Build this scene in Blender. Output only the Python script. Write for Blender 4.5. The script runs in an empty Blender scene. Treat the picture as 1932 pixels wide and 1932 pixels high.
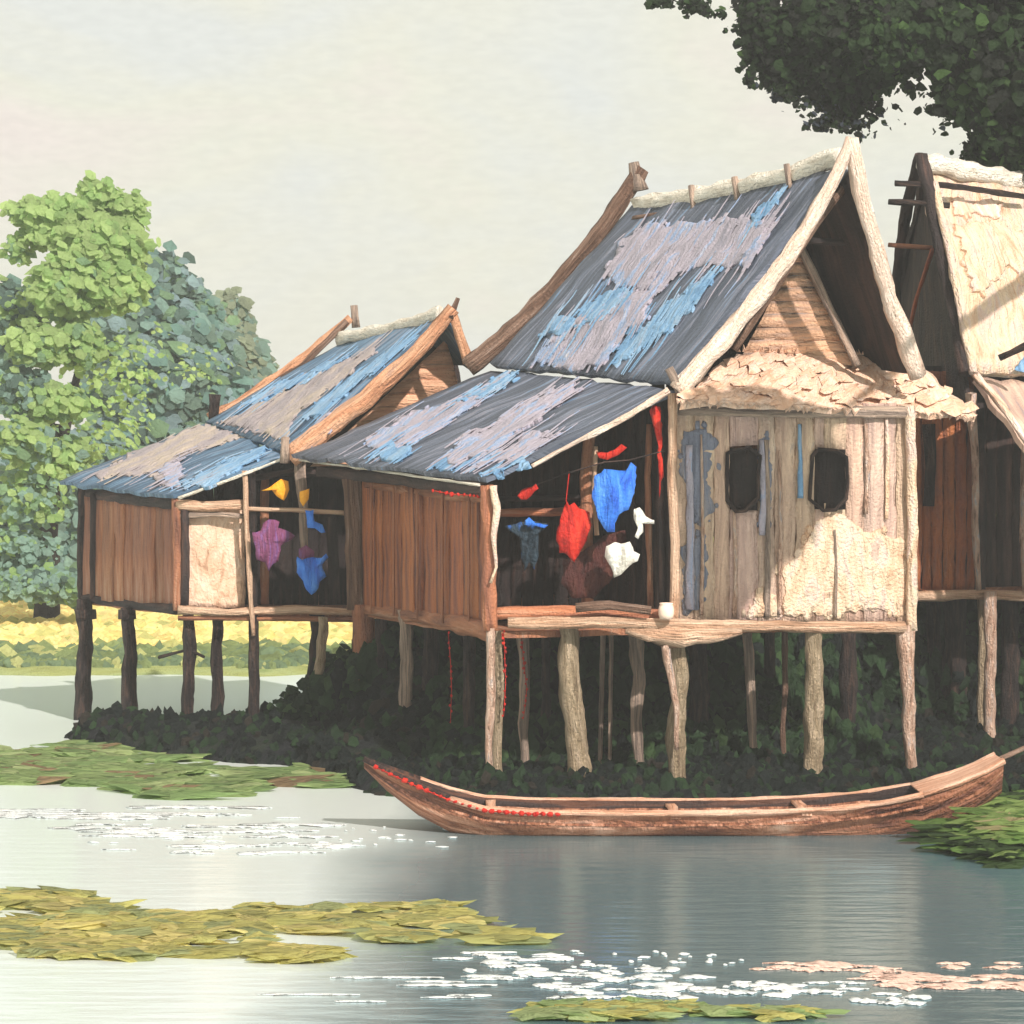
import bpy, bmesh, math, random
from mathutils import Vector, noise
from mathutils.geometry import tessellate_polygon, delaunay_2d_cdt
from mathutils.bvhtree import BVHTree
from mathutils import Vector as V2
random.seed(7)
HAZE = .0016
S = bpy.context.scene
COL = S.collection
F, HX, HY, CH = 5400.0, 966.0, 850.0, 3.8      # focal length in survey units, optical axis, camera height

def W(px, py, Y):
    """survey point: bearing px, elevation py, at distance Y metres"""
    return Vector(((px - HX) / F * Y, Y, CH + (HY - py) / F * Y))

def lin(c, k=1.0):
    return tuple((((v / 255 + .055) / 1.055) ** 2.4 if v > 10 else v / 255 / 12.92) * k for v in c)

def nz(v, s=1.0, o=0.0):
    return noise.noise(Vector(v) * s + Vector((o, o * .7, o * 1.3)))

SUN = Vector((.38, -.72, .58)).normalized()
# ---------------------------------------------------------------- materials
def paint(name, stops, sc=(5, 1), bump=.5, rough=.6, k=1.0, fine=30, dist=.6, detail=5, spec=.25, bd=.02, fleck=None):
    """weathered, thickly brushed surface: colour bands that follow the grain (UV in metres)"""
    m = bpy.data.materials.new(name); m.use_nodes = True
    nt = m.node_tree; N = nt.nodes; L = nt.links; N.clear()
    out = N.new('ShaderNodeOutputMaterial'); b = N.new('ShaderNodeBsdfPrincipled')
    L.new(b.outputs[0], out.inputs[0])
    uv = N.new('ShaderNodeUVMap'); uv.uv_map = 'uv'
    oi = N.new('ShaderNodeObjectInfo')
    mp = N.new('ShaderNodeMapping'); mp.inputs['Scale'].default_value = (sc[0], sc[1], 1)
    L.new(uv.outputs[0], mp.inputs[0])
    mul = N.new('ShaderNodeMath'); mul.operation = 'MULTIPLY'; mul.inputs[1].default_value = 37
    L.new(oi.outputs['Random'], mul.inputs[0])
    cx = N.new('ShaderNodeCombineXYZ'); L.new(mul.outputs[0], cx.inputs[2]); L.new(cx.outputs[0], mp.inputs['Location'])
    n1 = N.new('ShaderNodeTexNoise'); n1.inputs['Scale'].default_value = 1; n1.inputs['Detail'].default_value = detail
    n1.inputs['Roughness'].default_value = .6; n1.inputs['Distortion'].default_value = dist
    L.new(mp.outputs[0], n1.inputs['Vector'])
    cr = N.new('ShaderNodeValToRGB'); e = cr.color_ramp.elements
    for i, (p, c) in enumerate(stops):
        el = e[i] if i < 2 else e.new(p)
        el.position = p; el.color = (*lin(c, k), 1)
    L.new(n1.outputs['Fac'], cr.inputs[0])
    at = N.new('ShaderNodeAttribute'); at.attribute_name = 'tint'
    mx = N.new('ShaderNodeMix'); mx.data_type = 'RGBA'; mx.blend_type = 'MULTIPLY'; mx.inputs[0].default_value = 1
    L.new(cr.outputs[0], mx.inputs[6]); L.new(at.outputs['Color'], mx.inputs[7])
    col = mx.outputs[2]
    if fleck:
        nf = N.new('ShaderNodeTexNoise'); nf.inputs['Scale'].default_value = fleck[1]; nf.inputs['Detail'].default_value = 3
        L.new(uv.outputs[0], nf.inputs['Vector'])
        r = N.new('ShaderNodeMapRange'); r.inputs[1].default_value = fleck[2]; r.inputs[2].default_value = fleck[2] + .03
        L.new(nf.outputs['Fac'], r.inputs[0])
        m2 = N.new('ShaderNodeMix'); m2.data_type = 'RGBA'; L.new(r.outputs[0], m2.inputs[0]); L.new(col, m2.inputs[6])
        m2.inputs[7].default_value = (*lin(fleck[0], k), 1); col = m2.outputs[2]
    L.new(col, b.inputs['Base Color'])
    b.inputs['Roughness'].default_value = rough
    b.inputs['Specular IOR Level'].default_value = spec
    # relief: grain ridges plus soft dabs
    mp2 = N.new('ShaderNodeMapping'); mp2.inputs['Scale'].default_value = (sc[0] * 3, sc[1] * 2, 1); L.new(uv.outputs[0], mp2.inputs[0])
    n2 = N.new('ShaderNodeTexNoise'); n2.inputs['Scale'].default_value = 1; n2.inputs['Detail'].default_value = 6; n2.inputs['Distortion'].default_value = 1.2
    L.new(mp2.outputs[0], n2.inputs['Vector'])
    n3 = N.new('ShaderNodeTexNoise'); n3.inputs['Scale'].default_value = fine; n3.inputs['Detail'].default_value = 3
    L.new(uv.outputs[0], n3.inputs['Vector'])
    ad = N.new('ShaderNodeMath'); ad.operation = 'MULTIPLY_ADD'; ad.inputs[1].default_value = .45
    L.new(n3.outputs['Fac'], ad.inputs[0]); L.new(n2.outputs['Fac'], ad.inputs[2])
    bp = N.new('ShaderNodeBump'); bp.inputs['Strength'].default_value = bump; bp.inputs['Distance'].default_value = bd * 4.5
    L.new(ad.outputs[0], bp.inputs['Height']); L.new(bp.outputs[0], b.inputs['Normal'])
    return m

M = {}
M['slate'] = paint('dark_slate_sheeting', [(.3, (66, 74, 88)), (.47, (88, 94, 106)), (.55, (104, 112, 128)), (.60, (134, 134, 146)), (.66, (112, 146, 178)), (.74, (84, 92, 106))], (7, .55), .6, .5, dist=.9)
M['blue_slate'] = paint('blue_slate_sheeting', [(.3, (58, 80, 102)), (.46, (80, 106, 130)), (.55, (108, 142, 170)), (.62, (136, 138, 150)), (.7, (92, 116, 140))], (7, .55), .6, .5, dist=.9)
M['mauve'] = paint('mauve_grey_sheet', [(.3, (136, 134, 146)), (.43, (168, 160, 170)), (.53, (178, 168, 178)), (.61, (140, 164, 198)), (.7, (196, 188, 190))], (3.5, .9), .7, .5, dist=1.4)
M['tan_mauve'] = paint('buff_grey_sheet', [(.3, (146, 138, 142)), (.5, (166, 154, 154)), (.65, (186, 170, 152))], (2.5, 1.2), .7, .5)
M['blue'] = paint('sky_blue_sheet', [(.3, (92, 126, 160)), (.46, (118, 160, 196)), (.58, (146, 178, 204)), (.68, (158, 158, 170))], (6, .9), .7, .5, dist=1.2)
M['cream'] = paint('sunbleached_thatch', [(.30, (190, 150, 128)), (.36, (240, 206, 182)), (.55, (248, 220, 198)), (.7, (250, 230, 214))], (9, 2), .9, .8, bd=.02, k=1.05)
M['pinkthatch'] = paint('pinkish_thatch', [(.3, (214, 166, 138)), (.4, (240, 198, 168)), (.52, (246, 212, 188)), (.68, (248, 222, 208))], (8, 2), .9, .85, bd=.012)
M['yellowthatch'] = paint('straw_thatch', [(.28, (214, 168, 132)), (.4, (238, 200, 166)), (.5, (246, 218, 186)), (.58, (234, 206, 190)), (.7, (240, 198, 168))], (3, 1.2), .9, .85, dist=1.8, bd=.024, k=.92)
M['orange'] = paint('orange_pink_board', [(.28, (140, 96, 74)), (.42, (212, 150, 112)), (.56, (232, 178, 140)), (.7, (190, 150, 130))], (10, 1.2), .9, .7)
M['ivory'] = paint('ivory_ridge_thatch', [(.26, (160, 140, 122)), (.38, (232, 220, 200)), (.6, (246, 238, 222))], (6, 3), .9, .8)
M['brownlog'] = paint('weathered_brown_log', [(.3, (84, 62, 52)), (.5, (128, 98, 80)), (.64, (160, 130, 112)), (.76, (214, 196, 184))], (14, 1), .9, .7)
M['brown'] = paint('reddish_brown_planks', [(.3, (98, 64, 52)), (.42, (146, 98, 76)), (.55, (172, 114, 82)), (.7, (186, 146, 122))], (7, .8), .7, .65)
M['rust'] = paint('rust_brown_planks', [(.3, (92, 58, 50)), (.42, (136, 86, 68)), (.56, (178, 106, 62)), (.7, (146, 108, 94))], (5, .7), .7, .6)
M['deep'] = paint('soot_dark_wood', [(.3, (34, 28, 28)), (.5, (52, 42, 40)), (.66, (84, 62, 54)), (.8, (110, 84, 70))], (7, 1.2), .5, .7)  # dark wood, also painted shade inside rooms, windows and roof undersides
M['tan'] = paint('tan_facade_planks', [(.3, (136, 132, 142)), (.38, (178, 148, 134)), (.5, (202, 170, 150)), (.64, (236, 204, 178)), (.72, (158, 150, 156))], (5, .6), .7, .75, dist=1.2, k=.98)
M['gablewood'] = paint('tan_gable_boards', [(.28, (128, 122, 124)), (.4, (190, 152, 126)), (.55, (226, 178, 140)), (.7, (172, 154, 140))], (1.2, 9), .7, .7, k=1.1)
M['peachwood'] = paint('peach_gable_boards', [(.28, (140, 108, 92)), (.4, (222, 166, 130)), (.6, (242, 192, 156))], (1.0, 9), .7, .7, k=1.1)
M['plaster'] = paint('peeling_pink_lime_wall', [(.28, (180, 140, 112)), (.4, (226, 184, 152)), (.6, (240, 206, 180)), (.74, (206, 180, 160))], (5, 3), 1.0, .7, dist=1.2, bd=.008)
M['greywood'] = paint('grey_brown_pole', [(.3, (100, 86, 78)), (.45, (156, 136, 122)), (.6, (206, 178, 156))], (20, 1.2), .8, .7)
M['dkpost'] = paint('black_wet_pole', [(.3, (30, 26, 28)), (.5, (54, 44, 42)), (.68, (92, 70, 58))], (18, 3), .8, .6)
M['olivepost'] = paint('mossy_ochre_pole', [(.28, (128, 106, 84)), (.45, (172, 150, 120)), (.6, (196, 174, 144)), (.74, (216, 190, 164))], (14, 3), 1.0, .65)
M['pinkpost'] = paint('pale_pink_pole', [(.28, (128, 98, 82)), (.42, (214, 170, 144)), (.58, (240, 206, 182)), (.72, (200, 190, 190))], (16, 4), 1.0, .65)
M['beam'] = paint('pale_floor_beam', [(.28, (140, 106, 84)), (.42, (214, 166, 132)), (.58, (242, 204, 172)), (.72, (226, 186, 156))], (14, 1), .9, .65)
M['clothblue'] = paint('bright_blue_cloth', [(.3, (40, 88, 196)), (.5, (60, 128, 228)), (.7, (96, 156, 238))], (9, 2), .6, .5)
M['clothdblue'] = paint('dark_teal_cloth', [(.3, (34, 44, 52)), (.56, (44, 62, 74)), (.66, (50, 110, 200))], (6, 3), .6, .6)
M['clothred'] = paint('red_cloth', [(.3, (150, 28, 22)), (.5, (206, 40, 28)), (.7, (228, 74, 50))], (9, 2), .7, .5)
M['clothmaroon'] = paint('maroon_cloth', [(.3, (54, 30, 28)), (.5, (80, 40, 36)), (.7, (104, 62, 50))], (9, 3), .7, .6)
M['clothwhite'] = paint('cream_white_cloth', [(.3, (214, 206, 190)), (.5, (236, 230, 214)), (.7, (244, 242, 232))], (6, 2), .6, .6)
M['clothpurple'] = paint('purple_cloth', [(.3, (98, 48, 78)), (.5, (134, 72, 108)), (.62, (132, 92, 150)), (.74, (160, 110, 150))], (12, 2), .7, .55)
M['clothyellow'] = paint('yellow_cloth', [(.3, (236, 148, 20)), (.6, (250, 176, 40))], (5, 2), .5, .5)
M['boatwood'] = paint('reddish_boat_wood', [(.3, (60, 42, 38)), (.4, (112, 70, 54)), (.5, (160, 104, 76)), (.6, (196, 140, 112)), (.72, (236, 190, 164))], (.9, 8), .9, .5, dist=.9)
M['boatpink'] = paint('pale_pink_gunwale', [(.3, (136, 86, 62)), (.42, (220, 160, 126)), (.6, (240, 194, 166))], (12, 1.2), .8, .5)
M['boatdark'] = paint('dark_boat_interior', [(.3, (30, 24, 24)), (.5, (56, 40, 36)), (.66, (104, 66, 48)), (.76, (190, 150, 126))], (.8, 14), .6, .6)
M['leaf'] = paint('leaf_paint', [(.2, (225, 225, 225)), (.7, (255, 255, 255))], (3, 3), .9, .6, fine=14, bd=.03)
M['bark'] = paint('dark_bark', [(.3, (34, 30, 26)), (.6, (56, 48, 40))], (10, 2), .9, .8, k=.8)
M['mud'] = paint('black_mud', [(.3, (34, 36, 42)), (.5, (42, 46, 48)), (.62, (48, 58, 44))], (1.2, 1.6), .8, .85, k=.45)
M['field'] = paint('yellow_grass_field', [(.3, (196, 178, 110)), (.45, (232, 214, 138)), (.58, (240, 226, 160)), (.7, (188, 192, 120))], (.5, 1.2), 1.0, .9)
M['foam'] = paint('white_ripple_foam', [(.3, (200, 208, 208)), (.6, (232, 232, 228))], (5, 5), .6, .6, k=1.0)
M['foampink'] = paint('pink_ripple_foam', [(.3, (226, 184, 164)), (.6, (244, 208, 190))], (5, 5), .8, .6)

def make_leafy(m, f=.4):
    nt = m.node_tree; N = nt.nodes; L = nt.links
    b = [n for n in N if n.type == 'BSDF_PRINCIPLED'][0]; out = [n for n in N if n.type == 'OUTPUT_MATERIAL'][0]
    t = N.new('ShaderNodeBsdfTranslucent'); L.new(b.inputs['Base Color'].links[0].from_socket, t.inputs[0])
    mx = N.new('ShaderNodeMixShader'); mx.inputs[0].default_value = f; L.new(b.outputs[0], mx.inputs[1]); L.new(t.outputs[0], mx.inputs[2]); L.new(mx.outputs[0], out.inputs[0])
make_leafy(M['leaf'], .55)

# ---------------------------------------------------------------- object helpers
def tag(o, label=None, cat=None, group=None, kind=None):
    if label: o['label'] = label
    if cat: o['category'] = cat
    if group: o['group'] = group
    if kind: o['kind'] = kind
    return o

def thing(name, label, cat, loc, group=None):
    o = bpy.data.objects.new(name, None); COL.objects.link(o); o.location = loc
    o.empty_display_size = .2
    tag(o, label, cat, group)
    return o

def rootpos(o):
    p = Vector((0, 0, 0))
    while o is not None:
        p += o.location; o = o.parent
    return p

class MB:
    def __init__(s): s.v = []; s.f = []; s.uv = []; s.t = []; s.sm = []
    def face(s, idx, uvs, tint=(1, 1, 1), smooth=False):
        s.f.append(idx); s.uv.append(uvs); s.t.append(tint); s.sm.append(smooth)
    def build(s, name, mat, parent=None, origin=None):
        me = bpy.data.meshes.new(name)
        if parent is not None: base = rootpos(parent)
        elif origin is not None: base = Vector(origin)
        else: base = Vector((0, 0, 0))
        me.from_pydata([tuple(Vector(v) - base) for v in s.v], [], s.f)
        ul = me.uv_layers.new(name='uv')
        fl = []
        for u in s.uv:
            for a in u: fl += [a[0], a[1]]
        ul.data.foreach_set('uv', fl)
        ca = me.color_attributes.new('tint', 'FLOAT_COLOR', 'CORNER')
        cl = []
        for u, t in zip(s.uv, s.t): cl += [t[0], t[1], t[2], 1.0] * len(u)
        ca.data.foreach_set('color', cl)
        me.polygons.foreach_set('use_smooth', s.sm)
        me.materials.append(M[mat] if isinstance(mat, str) else mat)
        me.update()
        o = bpy.data.objects.new(name, me); COL.objects.link(o)
        if parent is not None: o.parent = parent
        elif origin is not None: o.location = origin
        return o

    # thick wobbly sheet over four corners (a=0,0 b=1,0 c=1,1 d=0,1)
    def slab(s, a, b, c, d, th=.05, amp=.02, edge=.03, res=.25, tint=(1, 1, 1), seed=0, sag=0, tj=0):
        a, b, c, d = map(Vector, (a, b, c, d))
        lu = ((b - a).length + (c - d).length) / 2; lv = ((d - a).length + (c - b).length) / 2
        nu = max(2, min(60, int(lu / res))); nv = max(2, min(60, int(lv / res)))
        n = (b - a).cross(d - a).normalized()
        i0 = len(s.v); eu = (b - a).normalized(); ev = (d - a).normalized()
        top = []
        for j in range(nv + 1):
            for i in range(nu + 1):
                u, v = i / nu, j / nv
                p = a.lerp(b, u).lerp(d.lerp(c, u), v)
                p = p + n * (amp * nz(p, 2.2, seed) * 2 - sag * 4 * v * (1 - v))
                if i in (0, nu): p = p + eu * edge * nz(p, 5, seed + 3) * 2
                if j in (0, nv): p = p + ev * edge * nz(p, 5, seed + 9) * 2
                top.append(p)
        s.v += top; s.v += [p - n * th for p in top]
        K = (nu + 1) * (nv + 1)
        def id(i, j): return i0 + j * (nu + 1) + i
        def uvp(i, j): return (i / nu * lu, j / nv * lv)
        for j in range(nv):
            for i in range(nu):
                q = [(i, j), (i + 1, j), (i + 1, j + 1), (i, j + 1)]
                g = 1 + tj * nz((i * 1.7, j * .4, seed), 1)
                tt = tuple(x * g for x in tint)
                s.face([id(*x) for x in q], [uvp(*x) for x in q], tt, True)
                s.face([id(*x) + K for x in q[::-1]], [uvp(*x) for x in q[::-1]], tt, True)
        def side(p, q, flip):
            f = [id(*p), id(*q), id(*q) + K, id(*p) + K]; u = [uvp(*p), uvp(*q), (uvp(*q)[0], uvp(*q)[1] + th), (uvp(*p)[0], uvp(*p)[1] + th)]
            if flip: f = f[::-1]; u = u[::-1]
            s.face(f, u, tint)
        for i in range(nu): side((i, 0), (i + 1, 0), True); side((i, nv), (i + 1, nv), False)
        for j in range(nv): side((0, j), (0, j + 1), False); side((nu, j), (nu, j + 1), True)
        return s

    # rough bar with a four/eight sided section following a path
    def bar(s, path, w, t=None, nrm=(0, -1, 0), seg=.12, wob=.15, seed=0, tint=(1, 1, 1), ends=None, sides=8, square=True):
        t = t if t is not None else w
        path = [Vector(p) for p in path]; pts = []; L = 0
        for k in range(len(path) - 1):
            m = max(1, int((path[k + 1] - path[k]).length / seg))
            for q in range(m): pts.append(path[k].lerp(path[k + 1], q / m))
        pts.append(path[-1]); n = len(pts); i0 = len(s.v); lens = [0]
        for k in range(1, n): lens.append(lens[-1] + (pts[k] - pts[k - 1]).length)
        for k, p in enumerate(pts):
            d = (pts[min(k + 1, n - 1)] - pts[max(k - 1, 0)]).normalized()
            nn = Vector(nrm); nn = (nn - d * nn.dot(d)).normalized(); sd = d.cross(nn)
            f = lens[k] / lens[-1]; sc = 1
            if ends: sc = ends[0] + (ends[1] - ends[0]) * f if not callable(ends) else ends(f)
            for j in range(sides):
                a = 2 * math.pi * (j + .5) / sides
                ca, sa = math.cos(a), math.sin(a)
                if square:
                    mxx = max(abs(ca), abs(sa)); ca = (ca * .4 + ca / mxx * .6); sa = (sa * .4 + sa / mxx * .6)
                r = sc * (1 + wob * 2 * nz((p.x * 4 + j * 2.1, p.y * 2, p.z * 4 + seed), 1, seed))
                s.v.append(p + sd * (ca * w / 2 * r) + nn * (sa * t / 2 * r))
        per = (w + t) * 2
        for k in range(n - 1):
            for j in range(sides):
                j2 = (j + 1) % sides
                s.face([i0 + k * sides + j, i0 + k * sides + j2, i0 + (k + 1) * sides + j2, i0 + (k + 1) * sides + j],
                       [(j / sides * per, lens[k]), ((j + 1) / sides * per, lens[k]), ((j + 1) / sides * per, lens[k + 1]), (j / sides * per, lens[k + 1])], tint, True)
        s.face([i0 + j for j in range(sides)][::-1], [(math.cos(j) * w, math.sin(j) * w) for j in range(sides)], tint)
        s.face([i0 + (n - 1) * sides + j for j in range(sides)], [(math.cos(j) * w, math.sin(j) * w) for j in range(sides)], tint)
        return s

    # solid flat shape with thickness th along n, outline pts
    def plate(s, pts, n, th, tint=(1, 1, 1), relief=0, seed=0):
        n = Vector(n).normalized(); pts = [Vector(p) for p in pts]; K = len(pts); i0 = len(s.v)
        c = sum(pts, Vector()) / K
        ex = n.cross(Vector((0, 0, 1)))
        ex = Vector((1, 0, 0)) if ex.length < .1 else ex.normalized()
        ey = n.cross(ex)
        uvf = lambda p: ((p - c).dot(ex) + c.x, (p - c).dot(ey) + c.z)
        s.v += [p + n * th for p in pts]; s.v += pts
        for tr in tessellate_polygon([pts]):
            a, b2, c2 = tr
            if (pts[b2] - pts[a]).cross(pts[c2] - pts[a]).dot(n) < 0: b2, c2 = c2, b2
            s.face([i0 + a, i0 + b2, i0 + c2], [uvf(pts[q]) for q in (a, b2, c2)], tint)
            s.face([i0 + K + a, i0 + K + c2, i0 + K + b2], [uvf(pts[q]) for q in (a, c2, b2)], tint)
        for k in range(K):
            k2 = (k + 1) % K
            s.face([i0 + k, i0 + k2, i0 + K + k2, i0 + K + k], [uvf(pts[k]), uvf(pts[k2]), uvf(pts[k2]), uvf(pts[k])], tint)
        return s

    # soft, folded, thick shape (cloth, daub) from outline rings towards the centre
    def pillow(s, pts, n, th=.02, bulge=.05, fold=.04, rings=5, tint=(1, 1, 1), seed=0, ff=5.0):
        n = Vector(n).normalized(); pts = [Vector(p) for p in pts]; K = len(pts); c = sum(pts, Vector()) / K
        for side in (1, -1):
            i0 = len(s.v)
            for r in range(rings):
                f = 1 - r / rings
                for p in pts:
                    q = c.lerp(p, f)
                    h = bulge * (1 - f * f) * (1 if side > 0 else .2) + fold * nz((q.x * ff, q.y, q.z * 1.2), 1, seed)
                    s.v.append(q + n * (side * th / 2 + h))
            s.v.append(c + n * (side * th / 2 + bulge * (1 if side > 0 else .2) + fold * nz((c.x * ff, c.y, c.z * 1.2), 1, seed)))
            def uvf(i): v = s.v[i]; return (v.x + v.y * .3, v.z + v.y * .2)
            for r in range(rings - 1):
                for k in range(K):
                    k2 = (k + 1) % K
                    f = [i0 + r * K + k, i0 + r * K + k2, i0 + (r + 1) * K + k2, i0 + (r + 1) * K + k]
                    if side < 0: f = f[::-1]
                    s.face(f, [uvf(i) for i in f], tint, True)
            for k in range(K):
                f = [i0 + (rings - 1) * K + k, i0 + (rings - 1) * K + (k + 1) % K, i0 + rings * K]
                if side < 0: f = f[::-1]
                s.face(f, [uvf(i) for i in f], tint, True)
            if side > 0: ia = i0
        for k in range(K):
            k2 = (k + 1) % K
            f = [ia + k, i0 + k, i0 + k2, ia + k2]
            s.face(f, [uvf(i) for i in f], tint)
        return s

    # loose leaf / dab: irregular folded polygon
    def dab(s, p, n, size, tint, el=1.0, up=None, k=6):
        n = Vector(n).normalized()
        a = n.orthogonal().normalized() if up is None else (Vector(up) - n * Vector(up).dot(n)).normalized()
        b = n.cross(a); i0 = len(s.v); off = random.random() * 6.28 if up is None else 0
        s.v.append(Vector(p) + n * size * .25)
        for j in range(k):
            t = off + 2 * math.pi * j / k; r = size * random.uniform(.55, 1.15)
            s.v.append(Vector(p) + a * math.cos(t) * r * el + b * math.sin(t) * r + n * size * random.uniform(-.15, .1))
        ux, uy = random.random() * 9, random.random() * 9
        for j in range(k):
            j2 = (j + 1) % k
            s.face([i0, i0 + 1 + j, i0 + 1 + j2], [(ux, uy), (ux + math.cos(j) * size, uy + math.sin(j) * size), (ux + math.cos(j + 1) * size, uy + math.sin(j + 1) * size)], tint, True)

def jag(poly, amp=5, step=10, seed=0, close=True):
    """roughen an outline"""
    out = []; n = len(poly)
    rnd = random.Random(seed * 91 + len(poly))
    for i in range(n if close else n - 1):
        a, b = poly[i], poly[(i + 1) % n]; L = math.hypot(b[0] - a[0], b[1] - a[1]); m = max(1, int(L / step))
        for q in range(m):
            t = (q + rnd.uniform(-.3, .3) * (q > 0)) / m; x = a[0] + (b[0] - a[0]) * t; y = a[1] + (b[1] - a[1]) * t
            nx, ny = -(b[1] - a[1]) / max(L, 1), (b[0] - a[0]) / max(L, 1)
            g = amp * (1.0 * nz((x * .04, y * .04, seed), 1) * 2 + .3 * nz((x * .11, y * .11, seed), 1) * 2 + .28 * rnd.uniform(-1, 1)) * (1 if q else .5)
            out.append((x + nx * g, y + ny * g))
    return out

def plane3(a, b, c):
    n = (b - a).cross(c - a).normalized()
    if n.dot(Vector((0, 0, CH)) - a) < 0: n = -n
    return a, n

def onp(px, py, pl):
    d = Vector(((px - HX) / F, 1, (HY - py) / F)); o = Vector((0, 0, CH)); a, n = pl
    t = (a - o).dot(n) / d.dot(n)
    return o + d * t

def sheet(parent, name, poly, pl, mat, lift=.02, th=.02, amp=5, step=9, seed=0, tint=(1, 1, 1), relief=.014, on=None):
    th *= .3; step = 4; lift *= .5
    """ragged-edged sheet laid on a roof or wall, following its surface"""
    a0, n = pl; ex = n.cross(Vector((0, 0, 1))); ex = Vector((1, 0, 0)) if ex.length < .1 else ex.normalized(); ey = n.cross(ex)
    on = on or (parent if parent is not None and parent.type == 'MESH' else None)
    out = [onp(x, y, pl) for x, y in jag(poly, amp, step, seed)]
    P = [((p - a0).dot(ex), (p - a0).dot(ey)) for p in out]; K = len(P)
    pts = [Vector(p) for p in P]
    x0, x1, y0, y1 = min(p[0] for p in P), max(p[0] for p in P), min(p[1] for p in P), max(p[1] for p in P); g = .07
    y = y0 + g
    while y < y1:
        x = x0 + g
        while x < x1: pts.append(Vector((x + nz((x, y, 0), 9) * .03, y + nz((y, x, 3), 9) * .03))); x += g
        y += g
    vs, _, fs, ov, _, _ = delaunay_2d_cdt(pts, [(i, (i + 1) % K) for i in range(K)], [], 1, 1e-5)
    bv = None
    if on is not None:
        rp = rootpos(on); bv = BVHTree.FromPolygons([v.co + rp for v in on.data.vertices], [tuple(p.vertices) for p in on.data.polygons])
    tops, lows = [], []
    for v in vs:
        p = a0 + ex * v.x + ey * v.y
        if bv:
            h = bv.ray_cast(p + n * .6, -n, 1.2)
            if h[0] is not None: p = h[0]
        tops.append(p + n * (lift + th + relief * 2 * nz((v.x * 3.5, v.y * 9, seed), 1))); lows.append(p - n * .004)
    m = MB(); m.v = tops + lows; N = len(tops); cnt = {}
    for f in fs:
        f = list(f)
        if (tops[f[1]] - tops[f[0]]).cross(tops[f[2]] - tops[f[0]]).dot(n) < 0: f = f[::-1]
        m.face(f, [(vs[q].x, vs[q].y) for q in f], tint, True)
        for q in range(3):
            e = (f[q], f[(q + 1) % 3]); cnt[e] = 1
    for (a, b) in cnt:
        if (b, a) not in cnt:
            m.face([a, a + N, b + N, b], [(vs[a].x, vs[a].y), (vs[a].x + th, vs[a].y), (vs[b].x + th, vs[b].y), (vs[b].x, vs[b].y)], tint)
    rnd = random.Random(seed * 7 + 1)
    if bv and K > 30 and name == 'roof_patch':
        for _ in range(K // 3):                          # thin streaks running with the slope
            q = P[rnd.randrange(K)]; sg = rnd.choice((-1, 1)); ln = rnd.uniform(.15, .7); wd = rnd.uniform(.012, .045); dx = rnd.uniform(-.05, .05)
            x, y = q[0] + rnd.uniform(-.05, .05), q[1] - sg * .08; row = []
            for k_ in range(7):
                t = k_ / 6; yy = y + sg * ln * t; xx = x + dx * t; w_ = wd * (1 - t) ** .6 * rnd.uniform(.6, 1.2) + .002
                p = a0 + ex * xx + ey * yy; h = bv.ray_cast(p + n * .6, -n, 1.2)
                if h[0] is None: break
                row.append((h[0] + n * (lift + th * .6 + .004), w_, xx, yy))
            i0 = len(m.v)
            if len(row) < 3: continue
            for p, w_, xx, yy in row: m.v += [p - ex * w_, p + n * .006, p + ex * w_]
            for k_ in range(len(row) - 1):
                for c_ in (0, 1):
                    f = [i0 + k_ * 3 + c_, i0 + k_ * 3 + c_ + 1, i0 + k_ * 3 + c_ + 4, i0 + k_ * 3 + c_ + 3]
                    if (m.v[f[1]] - m.v[f[0]]).cross(m.v[f[3]] - m.v[f[0]]).dot(n) < 0: f = f[::-1]
                    m.face(f, [(row[k_][2], row[k_][3])] * 2 + [(row[k_ + 1][2], row[k_ + 1][3])] * 2, tint, True)
    if bv and K > 30:
        for _ in range(K // 9):                          # loose flakes round the edge
            i = rnd.randrange(K); q = P[i]; d = rnd.uniform(-.03, .13) * rnd.random()
            cx, cy = sum(p[0] for p in P) / K, sum(p[1] for p in P) / K; L = math.hypot(q[0] - cx, q[1] - cy) or 1
            x, y = q[0] + (q[0] - cx) / L * d + rnd.uniform(-.04, .04), q[1] + (q[1] - cy) / L * d + rnd.uniform(-.04, .04)
            p = a0 + ex * x + ey * y; h = bv.ray_cast(p + n * .6, -n, 1.2)
            if h[0] is None: continue
            r = rnd.uniform(.006, .05) ; i0 = len(m.v); p = h[0] + n * (lift + th)
            ring = [p + (ex * math.cos(j * 1.05) + ey * math.sin(j * 1.05) * 1.4) * r * rnd.uniform(.6, 1.2) for j in range(6)]
            m.v += [p + n * r * .3] + ring + [w_ - n * (lift + th) for w_ in ring]
            for j in range(6):
                j2 = (j + 1) % 6
                m.face([i0, i0 + 1 + j, i0 + 1 + j2], [(x, y), (x + r, y), (x, y + r)], tint, True); m.face([i0 + 1 + j, i0 + 7 + j, i0 + 7 + j2, i0 + 1 + j2], [(x, y)] * 4, tint)
    return m.build(name, mat, parent)

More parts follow.
